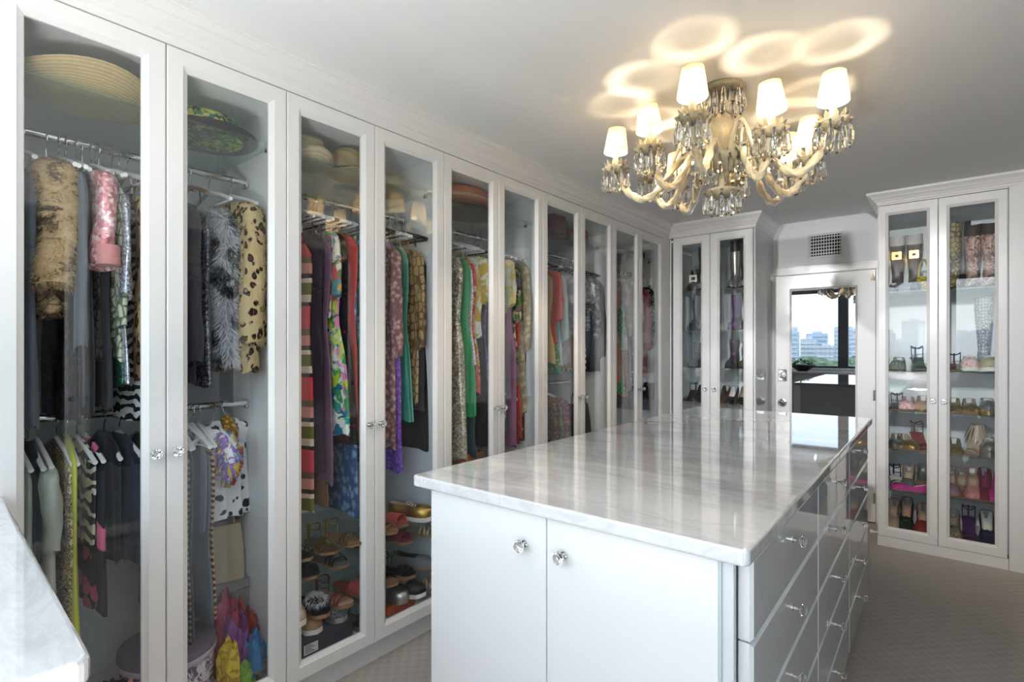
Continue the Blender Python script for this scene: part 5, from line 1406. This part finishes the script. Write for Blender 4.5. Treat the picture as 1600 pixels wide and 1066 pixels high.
shoe('loafer', 'silver leather slip-on shoe on the orange box', (-1.995, 1.525, FZ + .0495), R(-80), M_SILVER, kind='loafer', h=0, plat=.020, sole_m=M_SILVER, scale=.92)

# ================================================================== HATS AND BAGS ON THE TOP SHELVES
def hat(label, loc, rz, mat, rb, rc, hc, band=None, tilt=0, curl=.02, sy=1.15, crown_m=None, droop=0, group='hats on the top shelves'):
    g = thing('hat', label, 'hat', loc, rz, group); g.rotation_euler = (tilt, 0, rz)
    n = 40
    crown = [(rc*1.0, 0), (rc*1.0, hc*.3), (rc*.96, hc*.7), (rc*.86, hc*.92), (rc*.6, hc), (rc*.2, hc*.96), (0, hc*.95)]
    MB().lathe(crown, n, sy=sy).build('crown', crown_m or mat, g, smooth=60)
    rings = []
    for s in range(8):
        q = s / 7; r_ = rc*.98 + (rb - rc*.98)*q
        rings.append([(r_*math.cos(2*PI*k_/n), r_*sy*(1 - .12*q + .12*q)*math.sin(2*PI*k_/n), .002 + curl*q*q*(1 + .5*math.cos(2*2*PI*k_/n)) - droop*q) for k_ in range(n)])
    low_ = [[(x, y, z - .003) for x, y, z in r_] for r_ in rings[::-1]]
    MB().loft(rings + low_ + [rings[0]], cap0=False, cap1=False).build('brim', mat, g, smooth=60)
    if band: MB().lathe([(rc*1.015, .002), (rc*1.02, .004), (rc*1.015, .030), (rc*1.0, .032)], n, sy=sy, cap=False).build('hat_band', band, g, smooth=60)
    return g
ZS = 2.1305
STRAW = straw('natural_straw', (214, 190, 140)); STRAW2 = straw('pale_straw', (222, 206, 170))
hat('wide natural straw sun hat on the top shelf behind the first door', (-2.11, .42, ZS + .004), .2, STRAW, .205, .10, .105, STRAW2, curl=.05, sy=1.0)
hat('dark straw hat with a green and yellow floral band, top shelf, second door', (-2.10, .765, ZS + .002), .3, straw('dark_straw', (60, 62, 60)), .185, .14, .075, floral('green_yellow_scarf', 30, (40, 70, 50), (200, 206, 70), (60, 130, 90), (232, 220, 120), (30, 40, 44)), curl=.010, sy=1.0, crown_m=floral('green_yellow_scarf', 30, (40, 70, 50), (200, 206, 70), (60, 130, 90), (232, 220, 120), (30, 40, 44)))
hat('pale straw hat with a red woven band on the top shelf, third door', (-2.07, 1.155, ZS + .002), .1, STRAW2, .112, .078, .115, spots('red_woven_band', (196, 70, 70), (130, 60, 100), 70, .3), curl=.035, sy=1.05)
hat('tan fedora with a black band, right of the red-banded straw hat', (-2.08, 1.372, ZS + .002), .3, straw('tan_straw', (206, 182, 134)), .105, .078, .125, leather('black_band', (34, 30, 30)), curl=.02, sy=1.1)
hat('cream straw hat with a flat brim on the top shelf, fourth door', (-2.14, 1.61, ZS + .002), .1, STRAW2, .125, .09, .075, STRAW, curl=.012, sy=1.0)
SAL = cloth('salmon_felt', (226, 140, 100))
h1 = hat('dark brown hat under the salmon one on the top shelf, fifth and sixth doors', (-2.15, 2.165, ZS + .002), 0, leather('dark_brown_felt', (84, 58, 48), .8), .165, .11, .05, None, curl=.008, sy=1.35)
h2 = hat('large salmon orange hat with a cream piped brim on top of the brown hat', (-2.15, 2.165, ZS + .058), 0, SAL, .178, .150, .085, cloth('cream_piping', (232, 216, 190)), curl=.004, sy=1.35)
hat('small red ribbed hat on the top shelf, eighth door', (-2.09, 3.285, ZS + .002), 0, lace('raspberry_ruffle', (176, 50, 62), (120, 30, 44), 24), .095, .09, .10, None, curl=.004, sy=1.05)
hat('small dark beret-like hat on the top shelf, tenth door', (-2.07, 4.20, ZS + .002), 0, leather('dark_felt', (44, 44, 50), .9), .085, .078, .075, None, curl=.004, sy=1.1)
hat('grey felt hat with a dark band on the top shelf, ninth door', (-2.15, 3.86, ZS + .002), 0, leather('grey_felt', (140, 140, 142), .9), .15, .09, .09, BL, curl=.02, sy=1.05)
bag('handbag', 'maroon boxy handbag on the top shelf, seventh door', (-2.08, 3.00, ZS), R(90), .16, .10, .15, leather('maroon_leather', (112, 44, 56)), handle=.06, taper=.92, group=None)
bag('handbag', 'black glossy handbag at the left of the top shelf, seventh door', (-2.10, 2.74, ZS), R(90), .13, .08, .11, BL, handle=.07, taper=.85)
bag('handbag', 'red and grey speckled handbag below the red hat, eighth door', (-2.02, 3.17, ZS), R(90), .10, .06, .07, spots('red_grey_speckle', (150, 120, 116), (150, 50, 60), 60, .3), handle=0, taper=.9)
bag('backpack', 'black bag with a looped strap hanging low behind the eighth door', (-2.08, 3.30, .66), R(90), .20, .12, .30, leather('soft_black_leather', (34, 32, 34)), handle=.10, taper=.8)
bag('garment_bag', 'dark folded garment bag on the wardrobe floor below the backpack', (-2.12, 3.26, FZ), R(90), .42, .25, .66 - FZ - .001, DARK3, handle=0, taper=.97)
bag('handbag', 'orange leather bag at the bottom of the fifth door', (-2.04, 2.10, .62), R(90), .22, .12, .17, leather('orange_leather', (196, 110, 50)), handle=0)
box_carton('dark brown storage box under the orange bag', (-2.14, 2.10, FZ), 0, .34, .50, .62 - FZ - .001, leather('brown_card', (72, 56, 48), .8), name='storage_box')
bag('tote_bag', 'cream canvas tote with a rope handle standing in the second wardrobe door', (-2.22, .875, .45), R(75), .17, .09, .22, cloth('cream_canvas', (206, 192, 162)), handle=.13, hm=cloth('rope', (196, 186, 156)), taper=.85)
box_carton('grey storage box behind the scarves, carrying the cream tote', (-2.26, .86, FZ), 0, .22, .20, .45 - FZ - .001, leather('grey_card', (150, 148, 150), .8), name='storage_box')
# lidded oval hat box and the scarves
hb = thing('hat_box', 'oval lilac floral hat box with a dark lid rim on the wardrobe floor, second door', 'box', (-2.09, .655, FZ))
FLB = floral('lilac_floral_card', 34, (214, 206, 220), (120, 96, 140), (230, 224, 228), (90, 80, 96), (176, 150, 190))
MB().lathe([(.145, 0), (.150, .004), (.150, .15), (.145, .152)], 40, sy=.92).build('box_wall', FLB, hb, smooth=50)
MB().lathe([(.150, .148), (.156, .150), (.157, .185), (.154, .192), (.140, .194), (.02, .194)], 40, sy=.92).build('box_lid', leather('grey_lilac_card', (112, 102, 124), .6), hb, smooth=40)
MB().lathe([(.1575, .150), (.1595, .153), (.1595, .166), (.1575, .169)], 40, sy=.92, cap=False).build('lid_trim', leather('pale_lilac_ribbon', (190, 180, 200), .6), hb, smooth=40)
m = MB(); m.tube([(.02, -.03, .194), (.035, 0, .204), (.02, .03, .194)], .004, 8); m.build('lid_handle', WHITES, hb, smooth=60)
def scarf(label, loc, w_, d_, h_, mat, seed, group='scarves on the wardrobe floor'):
    n = 40; rings = []
    for i in range(22):
        s = i / 21; ang = s * PI / 2; q = max(.0, math.cos(ang)) ** .55 + .02; ring = []
        for k_ in range(n):
            a = 2*PI*k_/n; d = Vector((math.cos(a)*q, math.sin(a)*q, math.sin(ang)))
            f = 1 + .34*noise.noise(d*1.7 + Vector((seed*7, 0, 0))) + .16*abs(noise.noise(d*4.3 + Vector((0, seed*5, 0)))) - .10*abs(math.sin(7*a + 5*noise.noise(d*2 + Vector((seed, 0, 0)))))*q
            ring.append((w_*d.x*f, d_*d.y*f, max(0, h_*d.z*f*(1 + .35*noise.noise(Vector((d.x*2, d.y*2, seed*3)))))))
        rings.append(ring)
    o = MB().loft(rings).build('scarf', mat, None, loc=loc, smooth=60)
    return tag(o, label, 'scarf', group)
scarf('magenta red silk scarf heaped behind the others, second door', (-2.13, .85, FZ), .10, .06, .24, satin('magenta_silk', (176, 44, 90)), 1)
scarf('purple chiffon scarf heaped beside the magenta one', (-2.06, .862, FZ), .08, .05, .18, satin('purple_chiffon', (150, 70, 150)), 2)
scarf('mustard yellow printed scarf in front of the hat box', (-1.965, .805, FZ), .05, .036, .14, floral('mustard_print', 24, (206, 176, 40), (226, 196, 70), (170, 140, 40)), 3)
scarf('bright blue silk scarf at the right of the heap', (-2.01, .905, FZ), .075, .045, .13, satin('azure_silk', (50, 130, 200)), 4)
scarf('red orange scarf behind the blue one', (-2.10, .925, FZ), .07, .03, .18, satin('orange_red_silk', (190, 66, 48)), 5)
scarf('lime green scarf end at the front of the heap', (-1.945, .852, FZ), .035, .028, .07, satin('lime_silk', (130, 180, 50)), 6)
scarf('grey patterned scarf at the right front of the heap', (-1.945, .915, FZ), .045, .035, .05, lace('grey_paisley', (176, 174, 164), (90, 90, 86), 40), 7)
scarf('black and pink printed scarf on the floor of the first door', (-2.05, .50, FZ), .10, .06, .12, spots('black_pink_print', (40, 36, 44), (216, 140, 150), 16, .3), 8)
scarf('black scarf heap on the floor of the first door', (-2.10, .36, FZ), .12, .07, .10, DARK2, 9)
